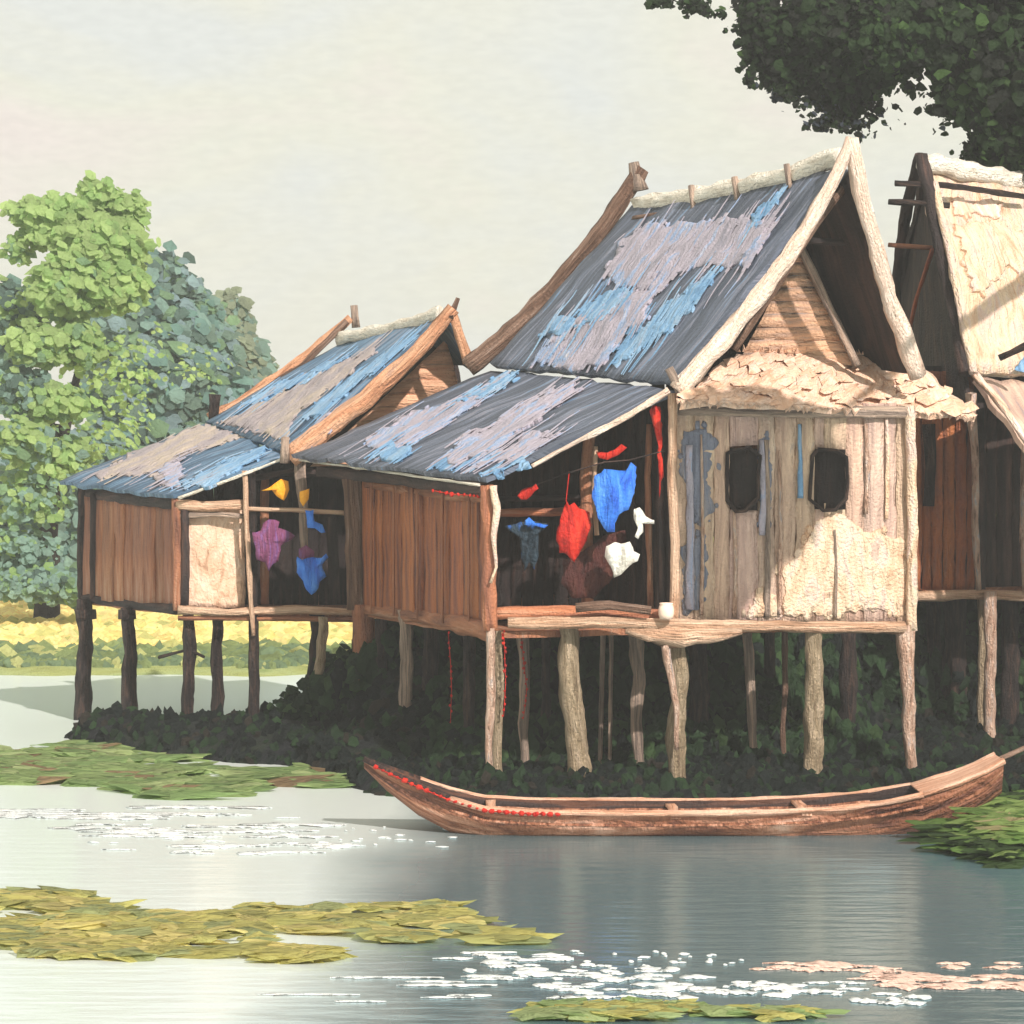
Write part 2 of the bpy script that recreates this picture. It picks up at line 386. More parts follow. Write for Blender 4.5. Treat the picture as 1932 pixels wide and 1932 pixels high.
def planks(bl, br, tl, tr, n, mat, name, parent, th=.03, dj=.015, holes=(), tj=.18, gap=.004, seed=0, base=(1, 1, 1)):
    """vertical boards between four corners; holes are (u0,u1,v0,v1) openings"""
    bl, br, tl, tr = map(Vector, (bl, br, tl, tr)); rnd = random.Random(seed); m = MB()
    nn = (br - bl).cross(tl - bl).normalized()
    if nn.y > 0: nn = -nn
    ed = [0]
    for i in range(n): ed.append(ed[-1] + rnd.uniform(.7, 1.3))
    ed = [e / ed[-1] for e in ed]
    for h in holes:                                       # snap an edge to each side of an opening
        for q in (h[0], h[1]):
            k = min(range(1, n), key=lambda z: abs(ed[z] - q)); ed[k] = q
    ed = sorted(set(ed)); Wd = (br - bl).length
    for i in range(len(ed) - 1):
        u0, u1 = ed[i] + gap / Wd / 2, ed[i + 1] - gap / Wd / 2; mid = (u0 + u1) / 2
        spans = [(0 - rnd.uniform(0, .012), 1)]
        for h in holes:
            if h[0] < mid < h[1]:
                ns = []
                for a, b in spans:
                    if a < h[2]: ns.append((a, min(b, h[2] + rnd.uniform(-.02, .02))))
                    if b > h[3]: ns.append((max(a, h[3] + rnd.uniform(-.02, .02)), b))
                spans = ns
        g = 1 + rnd.uniform(-tj, tj); tt = (base[0] * g, base[1] * g * rnd.uniform(.96, 1.04), base[2] * g * rnd.uniform(.93, 1.07)); off = rnd.uniform(-dj, dj)
        for v0, v1 in spans:
            P = lambda u, v: bl.lerp(br, u).lerp(tl.lerp(tr, u), v) + nn * off
            m.slab(P(u0, v0), P(u1, v0), P(u1, v1), P(u0, v1), th, .012, .012, .14, tt, seed + i)
    return m.build(name, mat, parent)

def post(parent, px, y0, y1, Y, w, mat, name='stilt', lean=0, taper=(1, 1), Yb=None, seed=None, wob=.16, mid=0, down=True):
    """a pole from elevation y0 down to y1 (w in survey px); y1 is pushed on below the water or mud"""
    Yb = Yb or Y; a = W(px, y0, Y); b = W(px + lean, y1, Yb)
    pts = [a, a.lerp(b, .35) + Vector((mid / F * Y, 0, 0)), a.lerp(b, .7) + Vector((-mid / F * Y * .6, 0, 0)), b]
    if down: pts.append(b + Vector((0, 0, -.5)))
    r = w / F * Y
    return MB().bar(pts, r, r, (0, -1, 0), .1, wob, seed if seed is not None else px * .37, ends=taper, square=False).build(name, mat, parent)

def rod(parent, name, pts, w, mat, t=None, wob=.15, ends=None, seed=0, nrm=(0, -1, 0), square=True, seg=.12, tint=(1, 1, 1)):
    q = [W(*p) for p in pts]; k = q[0].y / F
    return MB().bar(q, w * k, (t if t is not None else w) * k, nrm, seg, wob, seed, tint, ends, 8, square).build(name, mat, parent)

def fringe(m, a, b, down, n, ln, w, tint=(1, 1, 1), seed=0, out=(0, -1, 0)):
    """ragged straw ends hanging along an edge"""
    rnd = random.Random(seed); a, b, down, out = Vector(a), Vector(b), Vector(down).normalized(), Vector(out)
    e = (b - a).normalized()
    for i in range(n):
        p = a.lerp(b, (i + rnd.random()) / n); l = ln * rnd.uniform(.3, 1.2); ww = w * rnd.uniform(.5, 1.3)
        g = rnd.uniform(.8, 1.05); j = rnd.uniform(-.02, .03); i0 = len(m.v); dd = (down + e * rnd.uniform(-.35, .35)).normalized()
        m.v += [p - e * ww / 2 + out * j, p + e * ww / 2 + out * j, p + dd * l + out * (j + .01), p + dd * l * .5 + out * (j + .035)]
        m.face([i0, i0 + 3, i0 + 1], [(0, 0), (0, l), (ww, 0)], (g, g, g)); m.face([i0, i0 + 2, i0 + 3], [(0, 0), (0, l), (ww, l)], (g, g, g)); m.face([i0 + 3, i0 + 2, i0 + 1], [(0, 0), (0, l), (ww, l)], (g, g, g))

elev = math.asin(SUN.z); az = math.atan2(SUN.x, SUN.y)
w = bpy.data.worlds.new('World'); S.world = w; w.use_nodes = True
nt = w.node_tree; N = nt.nodes; L = nt.links; N.clear()
wo = N.new('ShaderNodeOutputWorld'); bg = N.new('ShaderNodeBackground'); L.new(bg.outputs[0], wo.inputs[0])
sky = N.new('ShaderNodeTexSky'); sky.sky_type = 'NISHITA'; sky.sun_disc = False
sky.sun_elevation = elev; sky.sun_rotation = az; sky.dust_density = 4
tc = N.new('ShaderNodeTexCoord')
mp = N.new('ShaderNodeMapping'); mp.inputs['Scale'].default_value = (6, 6, 9); L.new(tc.outputs['Generated'], mp.inputs[0])
cn = N.new('ShaderNodeTexNoise'); cn.inputs['Scale'].default_value = 1; cn.inputs['Detail'].default_value = 6; cn.inputs['Distortion'].default_value = .8
L.new(mp.outputs[0], cn.inputs['Vector'])
cr = N.new('ShaderNodeValToRGB'); e = cr.color_ramp.elements
e[0].position = .34; e[0].color = (*lin((216, 218, 212)), 1); e[1].position = .66; e[1].color = (*lin((227, 217, 209)), 1)
x = e.new(.5); x.color = (*lin((221, 220, 205)), 1)
L.new(cn.outputs['Fac'], cr.inputs[0])
mp2 = N.new('ShaderNodeMapping'); mp2.inputs['Scale'].default_value = (160, 160, 420); L.new(tc.outputs['Generated'], mp2.inputs[0])
fn = N.new('ShaderNodeTexNoise'); fn.inputs['Scale'].default_value = 1; fn.inputs['Detail'].default_value = 4; L.new(mp2.outputs[0], fn.inputs['Vector'])
fr = N.new('ShaderNodeMapRange'); fr.inputs[1].default_value = .3; fr.inputs[2].default_value = .7; fr.inputs[3].default_value = .96; fr.inputs[4].default_value = 1.03
L.new(fn.outputs['Fac'], fr.inputs[0])
cm = N.new('ShaderNodeMix'); cm.data_type = 'RGBA'; cm.blend_type = 'MULTIPLY'; cm.inputs[0].default_value = 1
L.new(cr.outputs[0], cm.inputs[6]); L.new(fr.outputs[0], cm.inputs[7])
sc_ = N.new('ShaderNodeVectorMath'); sc_.operation = 'SCALE'; sc_.inputs['Scale'].default_value = .1; L.new(sky.outputs[0], sc_.inputs[0])
mm = N.new('ShaderNodeMix'); mm.data_type = 'RGBA'; mm.inputs[0].default_value = .97
L.new(sc_.outputs[0], mm.inputs[6]); L.new(cm.outputs[2], mm.inputs[7]); L.new(mm.outputs[2], bg.inputs[0])
bg.inputs[1].default_value = 1.03

sl = bpy.data.lights.new('sun', 'SUN'); sl.energy = 4.3; sl.angle = math.radians(.8); sl.color = (1, .94, .90)
so = bpy.data.objects.new('sun', sl); COL.objects.link(so); so.rotation_euler = SUN.to_track_quat('Z', 'Y').to_euler(); so.location = SUN * 60

cd = bpy.data.cameras.new('camera'); co = bpy.data.objects.new('camera', cd); COL.objects.link(co); S.camera = co
cd.sensor_width = 36; cd.lens = 36 * F / 1932; cd.shift_y = -(966 - HY) / 1932; cd.clip_end = 5000
co.location = (0, 0, CH); co.rotation_euler = (math.pi / 2, 0, 0)
S.view_settings.view_transform = 'Standard'; S.view_settings.look = 'None'; S.view_settings.exposure = .25; S.view_settings.gamma = 1

# ---------------------------------------------------------------- water
def water_material():
    m = bpy.data.materials.new('river_water'); m.use_nodes = True; nt = m.node_tree; N = nt.nodes; L = nt.links; N.clear()
    out = N.new('ShaderNodeOutputMaterial'); tc = N.new('ShaderNodeTexCoord')
    mp = N.new('ShaderNodeMapping'); mp.inputs['Scale'].default_value = (.22, .12, 1); L.new(tc.outputs['Object'], mp.inputs[0])
    n = N.new('ShaderNodeTexNoise'); n.inputs['Scale'].default_value = 1; n.inputs['Detail'].default_value = 5; L.new(mp.outputs[0], n.inputs['Vector'])
    sx = N.new('ShaderNodeSeparateXYZ'); L.new(tc.outputs['Object'], sx.inputs[0])
    # sky reflection painted pale on the left, house and tree reflection dark right
    a = N.new('ShaderNodeMath'); a.operation = 'MULTIPLY_ADD'; a.inputs[1].default_value = -.8; a.inputs[2].default_value = -1.5; L.new(sx.outputs[0], a.inputs[0])
    a2 = N.new('ShaderNodeMath'); a2.operation = 'MULTIPLY_ADD'; a2.inputs[1].default_value = .012; L.new(sx.outputs[1], a2.inputs[0]); L.new(a.outputs[0], a2.inputs[2])
    a3 = N.new('ShaderNodeMath'); a3.operation = 'MULTIPLY_ADD'; a3.inputs[1].default_value = 2.0; L.new(n.outputs['Fac'], a3.inputs[0]); L.new(a2.outputs[0], a3.inputs[2])
    r = N.new('ShaderNodeMapRange'); r.inputs[1].default_value = .15; r.inputs[2].default_value = 1.1; L.new(a3.outputs[0], r.inputs[0])
    c = N.new('ShaderNodeMix'); c.data_type = 'RGBA'; L.new(r.outputs[0], c.inputs[0])
    c.inputs[6].default_value = (*lin((88, 112, 118)), 1); c.inputs[7].default_value = (*lin((222, 227, 221)), 1)
    d = N.new('ShaderNodeBsdfDiffuse'); L.new(c.outputs[2], d.inputs[0])
    g = N.new('ShaderNodeBsdfGlossy'); g.inputs['Roughness'].default_value = .16; g.inputs[0].default_value = (.74, .90, .95, 1)
    m2 = N.new('ShaderNodeMapping'); m2.inputs['Scale'].default_value = (1.4, 5, 1); L.new(tc.outputs['Object'], m2.inputs[0])
    w1 = N.new('ShaderNodeTexNoise'); w1.inputs['Scale'].default_value = 1; w1.inputs['Detail'].default_value = 5; L.new(m2.outputs[0], w1.inputs['Vector'])
    bp = N.new('ShaderNodeBump'); bp.inputs['Strength'].default_value = .35; bp.inputs['Distance'].default_value = .05; L.new(w1.outputs['Fac'], bp.inputs['Height'])
    L.new(bp.outputs[0], g.inputs['Normal'])
    fac = N.new('ShaderNodeMapRange'); fac.inputs[3].default_value = .5; fac.inputs[4].default_value = .42; L.new(r.outputs[0], fac.inputs[0])
    mx = N.new('ShaderNodeMixShader'); L.new(fac.outputs[0], mx.inputs[0]); L.new(d.outputs[0], mx.inputs[1]); L.new(g.outputs[0], mx.inputs[2])
    L.new(mx.outputs[0], out.inputs[0]); return m
M['water'] = water_material()
b = MB(); b.v = [(-400, -60, 0), (400, -60, 0), (400, 600, 0), (-400, 600, 0)]; b.face([0, 1, 2, 3], [(0, 0), (1, 0), (1, 1), (0, 1)])
tag(b.build('water', 'water'), kind='structure')

# ---------------------------------------------------------------- land beyond the water, and the bank under the houses
def heightfield(x0, x1, y0, y1, nx, ny, h, name, mat, tintf=None):
    b = MB()
    for j in range(ny + 1):
        for i in range(nx + 1):
            X = x0 + (x1 - x0) * i / nx; Y = y0 + (y1 - y0) * j / ny; b.v.append(Vector((X, Y, h(X, Y))))
    for j in range(ny):
        for i in range(nx):
            f = [j * (nx + 1) + i, j * (nx + 1) + i + 1, (j + 1) * (nx + 1) + i + 1, (j + 1) * (nx + 1) + i]
            c = b.v[f[0]]
            b.face(f, [(b.v[q].x, b.v[q].y) for q in f], tintf(c) if tintf else (1, 1, 1), True)
    return tag(b.build(name, mat), kind='structure')
def sstep(a, b, x): t = max(0, min(1, (x - a) / (b - a))); return t * t * (3 - 2 * t)
heightfield(-16, 6, 47.2, 76, 90, 90, lambda X, Y: -.15 + .26 * sstep(47.6, 49, Y + nz((X, 0, 0), .8)) + .05 * nz((X, Y, 0), 1.1), 'field', 'field', lambda c: (.40, .52, .46) if c.y < 52.5 + 1.2 * nz((c.x, 0, 0), .7) else (1, 1, 1))
b = MB(); b.v = [(-400, 74, .05), (400, 74, .05), (400, 615, .05), (-400, 615, .05)]; b.face([0, 1, 2, 3], [(0, 0), (30, 0), (30, 30), (0, 30)], (.6, .7, .45))
tag(b.build('ground', 'field'), kind='structure')
def interp(x, pts):
    if x <= pts[0][0]: return pts[0][1]
    for (a, b_), (c, d) in zip(pts, pts[1:]):
        if x <= c: return b_ + (d - b_) * (x - a) / (c - a)
    return pts[-1][1]
def bank_h(X, Y):
    yf = interp(X, [(-6.2, 37.6), (-5.4, 36.3), (-4, 35.1), (-2.6, 34), (-1.5, 31.2), (-.6, 30.3), (2, 30.1), (5, 30.0), (9, 29)]) + .25 * nz((X, 3, 0), 1.2)
    f = sstep(yf - .2, yf + .9, Y)
    inland = sstep(-2.5, -1.0, X)
    back = 1 - sstep(37.7 + .3 * nz((X, 9, 0), 1.5), 38.6, Y) * (1 - inland)
    left = sstep(-6.3, -5.4, X)
    hump = .20 + .16 * nz((X, Y, 1), 1.3) + .10 * nz((X, Y, 4), 3.3)
    h = f * back * left * (.3 + hump) * (1 - .3 * inland) - .22
    h += inland * sstep(33.2 + 3.4 * sstep(3.9, 4.9, X), 39 + 1.5 * sstep(3.9, 4.9, X), Y) * 1.6
    return h
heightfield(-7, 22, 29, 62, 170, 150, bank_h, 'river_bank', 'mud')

# ---------------------------------------------------------------- thin river haze
hm = bpy.data.materials.new('river_haze'); hm.use_nodes = True; hn = hm.node_tree; hn.nodes.clear()
ho = hn.nodes.new('ShaderNodeOutputMaterial'); hv = hn.nodes.new('ShaderNodeVolumePrincipled')
hv.inputs['Color'].default_value = (.96, .98, .96, 1); hv.inputs['Density'].default_value = HAZE
hn.links.new(hv.outputs[0], ho.inputs['Volume'])
b = MB(); hx0, hx1, hy0, hy1, hz0, hz1 = -405.0, 405.0, -65.0, 620.0, -1.6, 14.0
b.v = [(x, y, z) for z in (hz0, hz1) for x, y in ((hx0, hy0), (hx1, hy0), (hx1, hy1), (hx0, hy1))]
for f in ((0, 3, 2, 1), (4, 5, 6, 7), (0, 1, 5, 4), (1, 2, 6, 5), (2, 3, 7, 6), (3, 0, 4, 7)): b.face(list(f), [(0, 0)] * 4)
tag(b.build('haze', hm), 'thin pale haze lying over the river', 'haze', None, 'stuff')

# ---------------------------------------------------------------- foliage
def lc(c, k=1.0): return lin(c, k)
def inpoly(x, y, poly):
    c = False; j = len(poly) - 1
    for i in range(len(poly)):
        if (poly[i][1] > y) != (poly[j][1] > y) and x < (poly[j][0] - poly[i][0]) * (y - poly[i][1]) / (poly[j][1] - poly[i][1]) + poly[i][0]: c = not c
        j = i
    return c
GAPS = []
def crown(m, clumps, cols, seed, el=1.0, shell=.35, face=.5):
    """clumps: (px,py,Y,rx_px,ry_px,count,size_m[,colour weights])"""
    rnd = random.Random(seed)
    for cl in clumps:
        px, py, Y, rx, ry, n, sz = cl[:7]; wts = cl[7] if len(cl) > 7 else [1] * len(cols)
        c = W(px, py, Y); ax, az = rx / F * Y, ry / F * Y; ay = (ax + az) / 2
        for _ in range(n):
            d = Vector((rnd.gauss(0, 1), rnd.gauss(0, 1), rnd.gauss(0, 1))).normalized()
            r = (shell + (1 - shell) * rnd.random()) * (1 + .25 * nz((d.x * 2, d.y * 2, d.z * 2), 1, seed + px))
            if rnd.random() < .16: r *= rnd.uniform(1.02, 1.35)
            p = c + Vector((d.x * ax, d.y * ay, d.z * az)) * r
            if GAPS and rnd.random() < .93 and any(inpoly(HX + p.x / p.y * F, HY - (p.z - CH) / p.y * F, g_) for g_ in GAPS): continue
            nn = (d * .45 + SUN * face + Vector((rnd.uniform(-1, 1), rnd.uniform(-1, 1), rnd.uniform(-1, 1))) * .5).normalized()
            col = rnd.choices(cols, wts)[0]; g = rnd.uniform(.8, 1.15)
            m.dab(p, nn, sz * rnd.uniform(.35, 1.35), tuple(x * g for x in col), el)
def limb(m, a, b, r0, r1, seed=0, bend=.3):
    a, b = Vector(a), Vector(b); d = b - a; mid = a + d * .5 + Vector((nz(a, 3, seed), nz(b, 3, seed), .3)) * bend
    m.bar([a, a.lerp(mid, .6), mid, mid.lerp(b, .5), b], r0 * 2, r0 * 2, (0, -1, .1), .3, .12, seed, (1, 1, 1), (1, r1 / r0), 8, False)

def tree(name, label, cat, base, trunk_top, r, limbs, clumps, cols, seed, el=1.0, shell=.35, group=None, extra=None, face=.5):
    t = thing(name, label, cat, base, group)
    m = MB(); limb(m, Vector(base) - Vector((0, 0, .4)), trunk_top, r, r * .6, seed)
    for q in limbs: limb(m, Vector(base).lerp(Vector(trunk_top), q[1]), q[0], r * .45, r * .1, seed + 1)
    m.build('trunk', 'bark', t)
    m = MB(); crown(m, clumps, cols, seed, el, shell, face)
    if extra: extra(m)
    m.build('crown', 'leaf', t)
    return t

G1, G2, G3 = lc((192, 218, 142)), lc((176, 210, 132)), lc((150, 184, 140))
T1, T2, T3, T4 = lc((158, 190, 176)), lc((136, 174, 162)), lc((164, 190, 192)), lc((108, 134, 122))  # teal leaf tones with the far haze painted into the colour
SG1, SG2 = lc((170, 180, 150)), lc((140, 166, 148))
# far blue-green tree mass: separate trees side by side
tree('broadleaf_tree', 'hazy blue-green tree behind the bright green tree, left of the smallest roof', 'tree', W(300, 1112, 74), W(290, 900, 74), .3,
     [(W(360, 740, 74), .8), (W(240, 720, 74), .8)],
     [(290, 540, 74, 70, 70, 798, 0.210), (330, 620, 74, 85, 110, 1710, 0.224), (380, 690, 73, 70, 90, 1330, 0.224), (300, 760, 72, 130, 130, 2850, 0.238), (390, 790, 72, 100, 120, 2090, 0.238), (260, 920, 71, 140, 130, 2850, 0.238),
      (340, 880, 71, 120, 100, 1710, 0.238), (130, 960, 71, 150, 140, 2470, 0.238), (60, 1050, 70, 130, 70, 1520, 0.210), (190, 1060, 70, 130, 64, 1710, 0.210), (230, 640, 73, 80, 90, 1140, 0.238), (20, 620, 73, 50, 90, 570, 0.238, [2, 3, 1, 3, 1, 1])],
     [T1, T2, T3, T4, SG2, G3], 11, face=1.2)
tree('broadleaf_tree', 'pale sage tree with a ragged top, directly above the smallest roof', 'tree', W(470, 1112, 80), W(465, 900, 80), .25,
     [(W(420, 700, 80), .8)],
     [(430, 610, 80, 46, 60, 798, 0.196), (450, 700, 79, 62, 80, 1520, 0.210), (480, 760, 79, 60, 80, 1330, 0.210), (430, 840, 78, 100, 110, 1710, 0.238), (400, 620, 80, 50, 60, 494, 0.182), (500, 700, 80, 26, 30, 114, 0.140)],
     [SG1, SG2, T1, SG1], 12, face=1.2)
def stray(m):
    rnd = random.Random(5)
    for _ in range(1):
        p = W(268 + 80 * rnd.random() ** 2, rnd.uniform(360, 490), rnd.uniform(60, 63))
        m.dab(p, (rnd.uniform(-.5, .5), -1, .2), rnd.uniform(.035, .1), G1, 2.2, (0, 0, 1))
tree('broadleaf_tree', 'bright yellow-green tree at the left edge, tallest on the far bank', 'tree', W(90, 1135, 62), W(110, 800, 62), .3,
     [(W(180, 520, 62), .7), (W(60, 560, 62), .7)],
     [(180, 372, 62, 34, 44, 247, 0.140, [5, 2, 0, 0, 0]), (245, 400, 62, 38, 46, 285, 0.140, [5, 2, 0, 0, 0]), (110, 420, 62, 80, 54, 798, 0.154, [5, 2, 0, 0, 0]), (190, 465, 61.5, 86, 60, 1444, 0.168, [6, 2, 0, 0, 0]), (60, 400, 62, 46, 26, 190, 0.126, [5, 2, 1, 0, 0]),
      (130, 540, 61, 80, 60, 988, 0.168, [5, 3, 1, 0, 0]), (225, 545, 61, 56, 46, 494, 0.154, [5, 3, 1, 0, 0]), (30, 590, 62, 60, 56, 570, 0.154, [1, 1, 1, 2, 5]), (150, 650, 61, 44, 50, 361, 0.154, [5, 3, 1, 0, 0]), (35, 470, 62, 36, 30, 114, 0.112, [3, 1, 1, 0, 0]),
      (70, 650, 60.5, 60, 40, 456, 0.154, [6, 2, 1, 0, 0]), (40, 740, 60.5, 60, 50, 380, 0.154, [2, 1, 1, 3, 3]), (100, 760, 60.5, 66, 40, 399, 0.154, [5, 2, 1, 0, 0]), (40, 830, 60, 60, 44, 418, 0.154, [5, 2, 2, 1, 0]), (120, 860, 60.5, 56, 40, 285, 0.140, [5, 2, 1, 1, 0]),
      (60, 940, 60.5, 80, 60, 323, 0.119, [3, 2, 2, 4, 1]), (40, 1040, 60.5, 80, 50, 323, 0.112, [1, 1, 2, 6, 2]), (240, 700, 61, 90, 90, 171, 0.091, [3, 2, 1, 0, 0]), (200, 840, 61, 100, 120, 247, 0.098, [3, 2, 1, 0, 0]), (60, 1090, 60.5, 110, 26, 570, 0.105, [1, 2, 3, 3, 2]), (90, 1104, 59.8, 100, 34, 988, 0.112, [0, 1, 3, 7, 2]), (380, 700, 61, 80, 60, 57, 0.070, [3, 2, 1, 0, 0])],
     [G1, G2, G3, T1, T4], 13, extra=stray, face=1.3)
# the big dark tree over the roofs; its trunk stands on the bank right of the picture and an added limb reaches out over the water
D1, D2, D3, D4 = lc((54, 70, 46)), lc((62, 86, 50)), lc((50, 54, 46)), lc((86, 116, 62))
D5 = lc((92, 100, 112))
W1 = [4, 3, 4, .3, 0]; W2 = [3, 5, 2, 2, 0]
cl = [(1310, 8, 30, 34, 16, 70, .05, W1), (1285, 0, 30, 60, 14, 40, .035, W1), (1440, 40, 30, 45, 60, 480, .075, W1), (1420, 95, 30, 20, 24, 70, .05, W1), (1480, 120, 30.2, 55, 45, 480, .075, W1), (1480, 178, 30.4, 32, 16, 70, .05, [0, 0, 1, 0, 4]), (1440, 130, 30.4, 24, 40, 40, .03, [1, 0, 1, 0, 2]),
      (1560, 50, 29.8, 90, 75, 900, .1, W1), (1680, 60, 29.5, 100, 85, 1000, .1, W2), (1800, 70, 29.5, 110, 90, 1100, .11, W2), (1900, 110, 29.4, 90, 120, 1100, .11, W1), (1600, 150, 30, 80, 48, 600, .08, W1), (1550, 185, 30.2, 30, 26, 130, .05, [2, 1, 2, 0, 2]),
      (1590, 208, 30.2, 34, 28, 150, .05, [3, 1, 2, 0, 1]), (1560, 232, 30.3, 30, 16, 90, .04, [1, 1, 1, 0, 4]), (1610, 235, 30.2, 36, 16, 60, .04, W1), (1700, 150, 29.8, 80, 40, 520, .08, W2), (1660, 200, 30, 44, 26, 80, .05, W1), (1690, 230, 30, 20, 30, 26, .035, W1), (1840, 170, 29.5, 70, 70, 640, .1, W2), (1870, 240, 29.5, 60, 50, 460, .08, W2), (1920, 280, 29.5, 70, 50, 520, .09, W2),
      (1830, 270, 29.6, 24, 30, 50, .045, W1), (1860, 310, 29.7, 44, 20, 130, .055, W2), (1780, 210, 29.6, 30, 30, 110, .05, W1), (1960, 200, 29.5, 90, 120, 600, .12, W2),
      (1900, -60, 29.5, 150, 90, 500, .15, W1), (2050, 40, 29.5, 130, 120, 600, .16, W1), (2100, 230, 29.5, 120, 130, 500, .18, W1)]
cl = [(a, b, c + 9.5, d, e, int(f * 2.2), g * .95, h) for a, b, c, d, e, f, g, h in cl]
rs = random.Random(8)
edge = [(1230, 0), (1290, 10), (1350, 20), (1400, 60), (1410, 110), (1425, 150), (1450, 185), (1500, 200), (1540, 190), (1550, 232), (1520, 240), (1585, 215), (1625, 252), (1665, 215), (1650, 180), (1700, 150), (1740, 130), (1755, 160), (1745, 215), (1780, 235), (1800, 220), (1850, 245), (1835, 275), (1815, 300), (1860, 322), (1920, 335)]
for (a, b), (c, d) in zip(edge, edge[1:]):
    for q in range(5):
        t = rs.random(); x, y = a + (c - a) * t + rs.gauss(0, 14), b + (d - b) * t + rs.gauss(0, 12)
        cl.append((x, y, 39.4, rs.uniform(5, 16), rs.uniform(4, 12), rs.randint(5, 22), rs.uniform(.035, .065), W1 if y < 160 else [3, 2, 2, 0, 2]))
cl += [(1450, 90, 39.6, 50, 70, 500, .08, W1), (1490, 150, 39.6, 50, 40, 350, .07, W1), (1560, 120, 39.5, 70, 60, 700, .09, W1), (1680, 110, 39.2, 90, 50, 800, .1, W2), (1590, 195, 39.6, 40, 36, 260, .07, W1), (1860, 270, 39.3, 40, 44, 420, .09, W2), (1930, 300, 39.3, 70, 30, 420, .09, W2), (1420, 10, 39.5, 40, 30, 250, .07, W1)]
# unseen limb and leaf clumps, added out of view to shade the tan facade
def shade(px, py, r, n, t=8.0, rz=None):
    p = W(px, py, 32.3) + SUN * t; k = F / p.y
    return (HX + p.x * k, HY - (p.z - CH) * k, p.y, r * k, (rz or r) * k, n, .13, W1)
cl += [shade(1345, 1100, .42, 420), shade(1375, 985, .5, 520), shade(1440, 900, .5, 480), shade(1505, 940, .34, 300), shade(1560, 870, .34, 260), shade(1310, 880, .45, 420), shade(1330, 1010, .45, 420), shade(1420, 1010, .4, 380), shade(1400, 830, .45, 380), shade(1500, 850, .4, 300), shade(1470, 1000, .28, 200), shade(1385, 1090, .3, 240)]
GAPS[:] = [[(1636, 262), (1668, 205), (1655, 180), (1700, 146), (1742, 118), (1768, 140), (1748, 214), (1800, 222), (1856, 246), (1806, 300), (1700, 330)], [(1432, 205), (1500, 206), (1545, 198), (1520, 222), (1480, 290), (1400, 300)], [(1420, 140), (1440, 128), (1450, 150), (1432, 165)]]
tb = Vector((9.4, 39.6, bank_h(9.4, 39.6)))
tree('overhanging_tree', 'dark green tree whose leafy boughs hang into the top right corner above the roofs', 'tree', tb, Vector((9.3, 40.0, 9.6)), .34,
     [(W(1840, 60, 39.2), .95), (W(1600, 90, 39.5), .9), (W(1480, 90, 39.6), .9), (W(1440, 930, 32.3) + SUN * 8.2, .8), (W(1990, 200, 39.3), .8)], cl, [D1, D2, D3, D4, D5], 21)

GAPS[:] = []
# shrubs and undergrowth on the bank
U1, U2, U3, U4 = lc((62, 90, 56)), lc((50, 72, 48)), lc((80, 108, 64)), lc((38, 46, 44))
def shrub(label, px, Y, cl, cols, seed, el=1.0):
    X = (px - HX) / F * Y; base = Vector((X, Y, bank_h(X, Y)))
    t = thing('shrub', label, 'shrub', base, 'shrubs on the muddy bank')
    m = MB()
    for c in cl[:3]: limb(m, base - Vector((0, 0, .1)), W(c[0], c[1], c[2]), .03, .012, seed)
    m.build('stem', 'bark', t)
    m = MB(); crown(m, cl, cols, seed, el, .15); m.build('foliage', 'leaf', t)
shrub('dark leafy shrub between the leaning tan pole and the thick brown pole under the houses', 620, 37.6, [(640, 1290, 37.6, 55, 70, 420, .09), (600, 1340, 37.3, 75, 60, 420, .09), (550, 1350, 37.2, 50, 40, 220, .08), (660, 1370, 37, 60, 50, 260, .09)], [U1, U2, U3], 31)
shrub('low dark shrub on the mud between the first two poles from the left', 210, 37.6, [(205, 1385, 37.6, 34, 26, 170, .07), (180, 1400, 37.4, 40, 18, 120, .06)], [U2, U1, U4], 32)
shrub('small dark shrub just right of the second pole from the left', 285, 37.6, [(285, 1388, 37.6, 26, 26, 130, .06), (310, 1400, 37.4, 30, 16, 90, .06)], [U1, U2, U4], 33)
shrub('rounded black-green shrub on the mud beside the third and fourth poles from the left', 385, 37.6, [(370, 1395, 37.4, 40, 26, 170, .07), (430, 1398, 37.4, 44, 22, 170, .07)], [U2, U4, U1], 34)
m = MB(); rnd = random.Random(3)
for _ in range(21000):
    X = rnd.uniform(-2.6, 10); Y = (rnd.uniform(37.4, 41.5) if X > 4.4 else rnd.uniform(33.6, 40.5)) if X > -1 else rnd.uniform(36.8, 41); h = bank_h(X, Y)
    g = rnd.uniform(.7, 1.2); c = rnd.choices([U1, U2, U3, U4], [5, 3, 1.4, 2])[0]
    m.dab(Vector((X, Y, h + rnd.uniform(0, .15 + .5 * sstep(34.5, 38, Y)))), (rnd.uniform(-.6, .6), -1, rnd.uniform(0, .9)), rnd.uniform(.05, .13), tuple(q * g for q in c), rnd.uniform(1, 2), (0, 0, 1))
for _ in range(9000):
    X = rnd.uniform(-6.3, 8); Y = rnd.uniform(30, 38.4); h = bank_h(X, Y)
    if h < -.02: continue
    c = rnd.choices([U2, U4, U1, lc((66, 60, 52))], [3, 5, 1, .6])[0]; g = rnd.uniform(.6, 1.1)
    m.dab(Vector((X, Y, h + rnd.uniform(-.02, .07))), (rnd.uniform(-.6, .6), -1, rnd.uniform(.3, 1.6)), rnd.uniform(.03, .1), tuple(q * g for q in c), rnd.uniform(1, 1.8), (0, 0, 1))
tag(m.build('undergrowth', 'leaf'), 'dark green undergrowth covering the muddy bank behind the stilts', 'undergrowth', None, 'stuff')

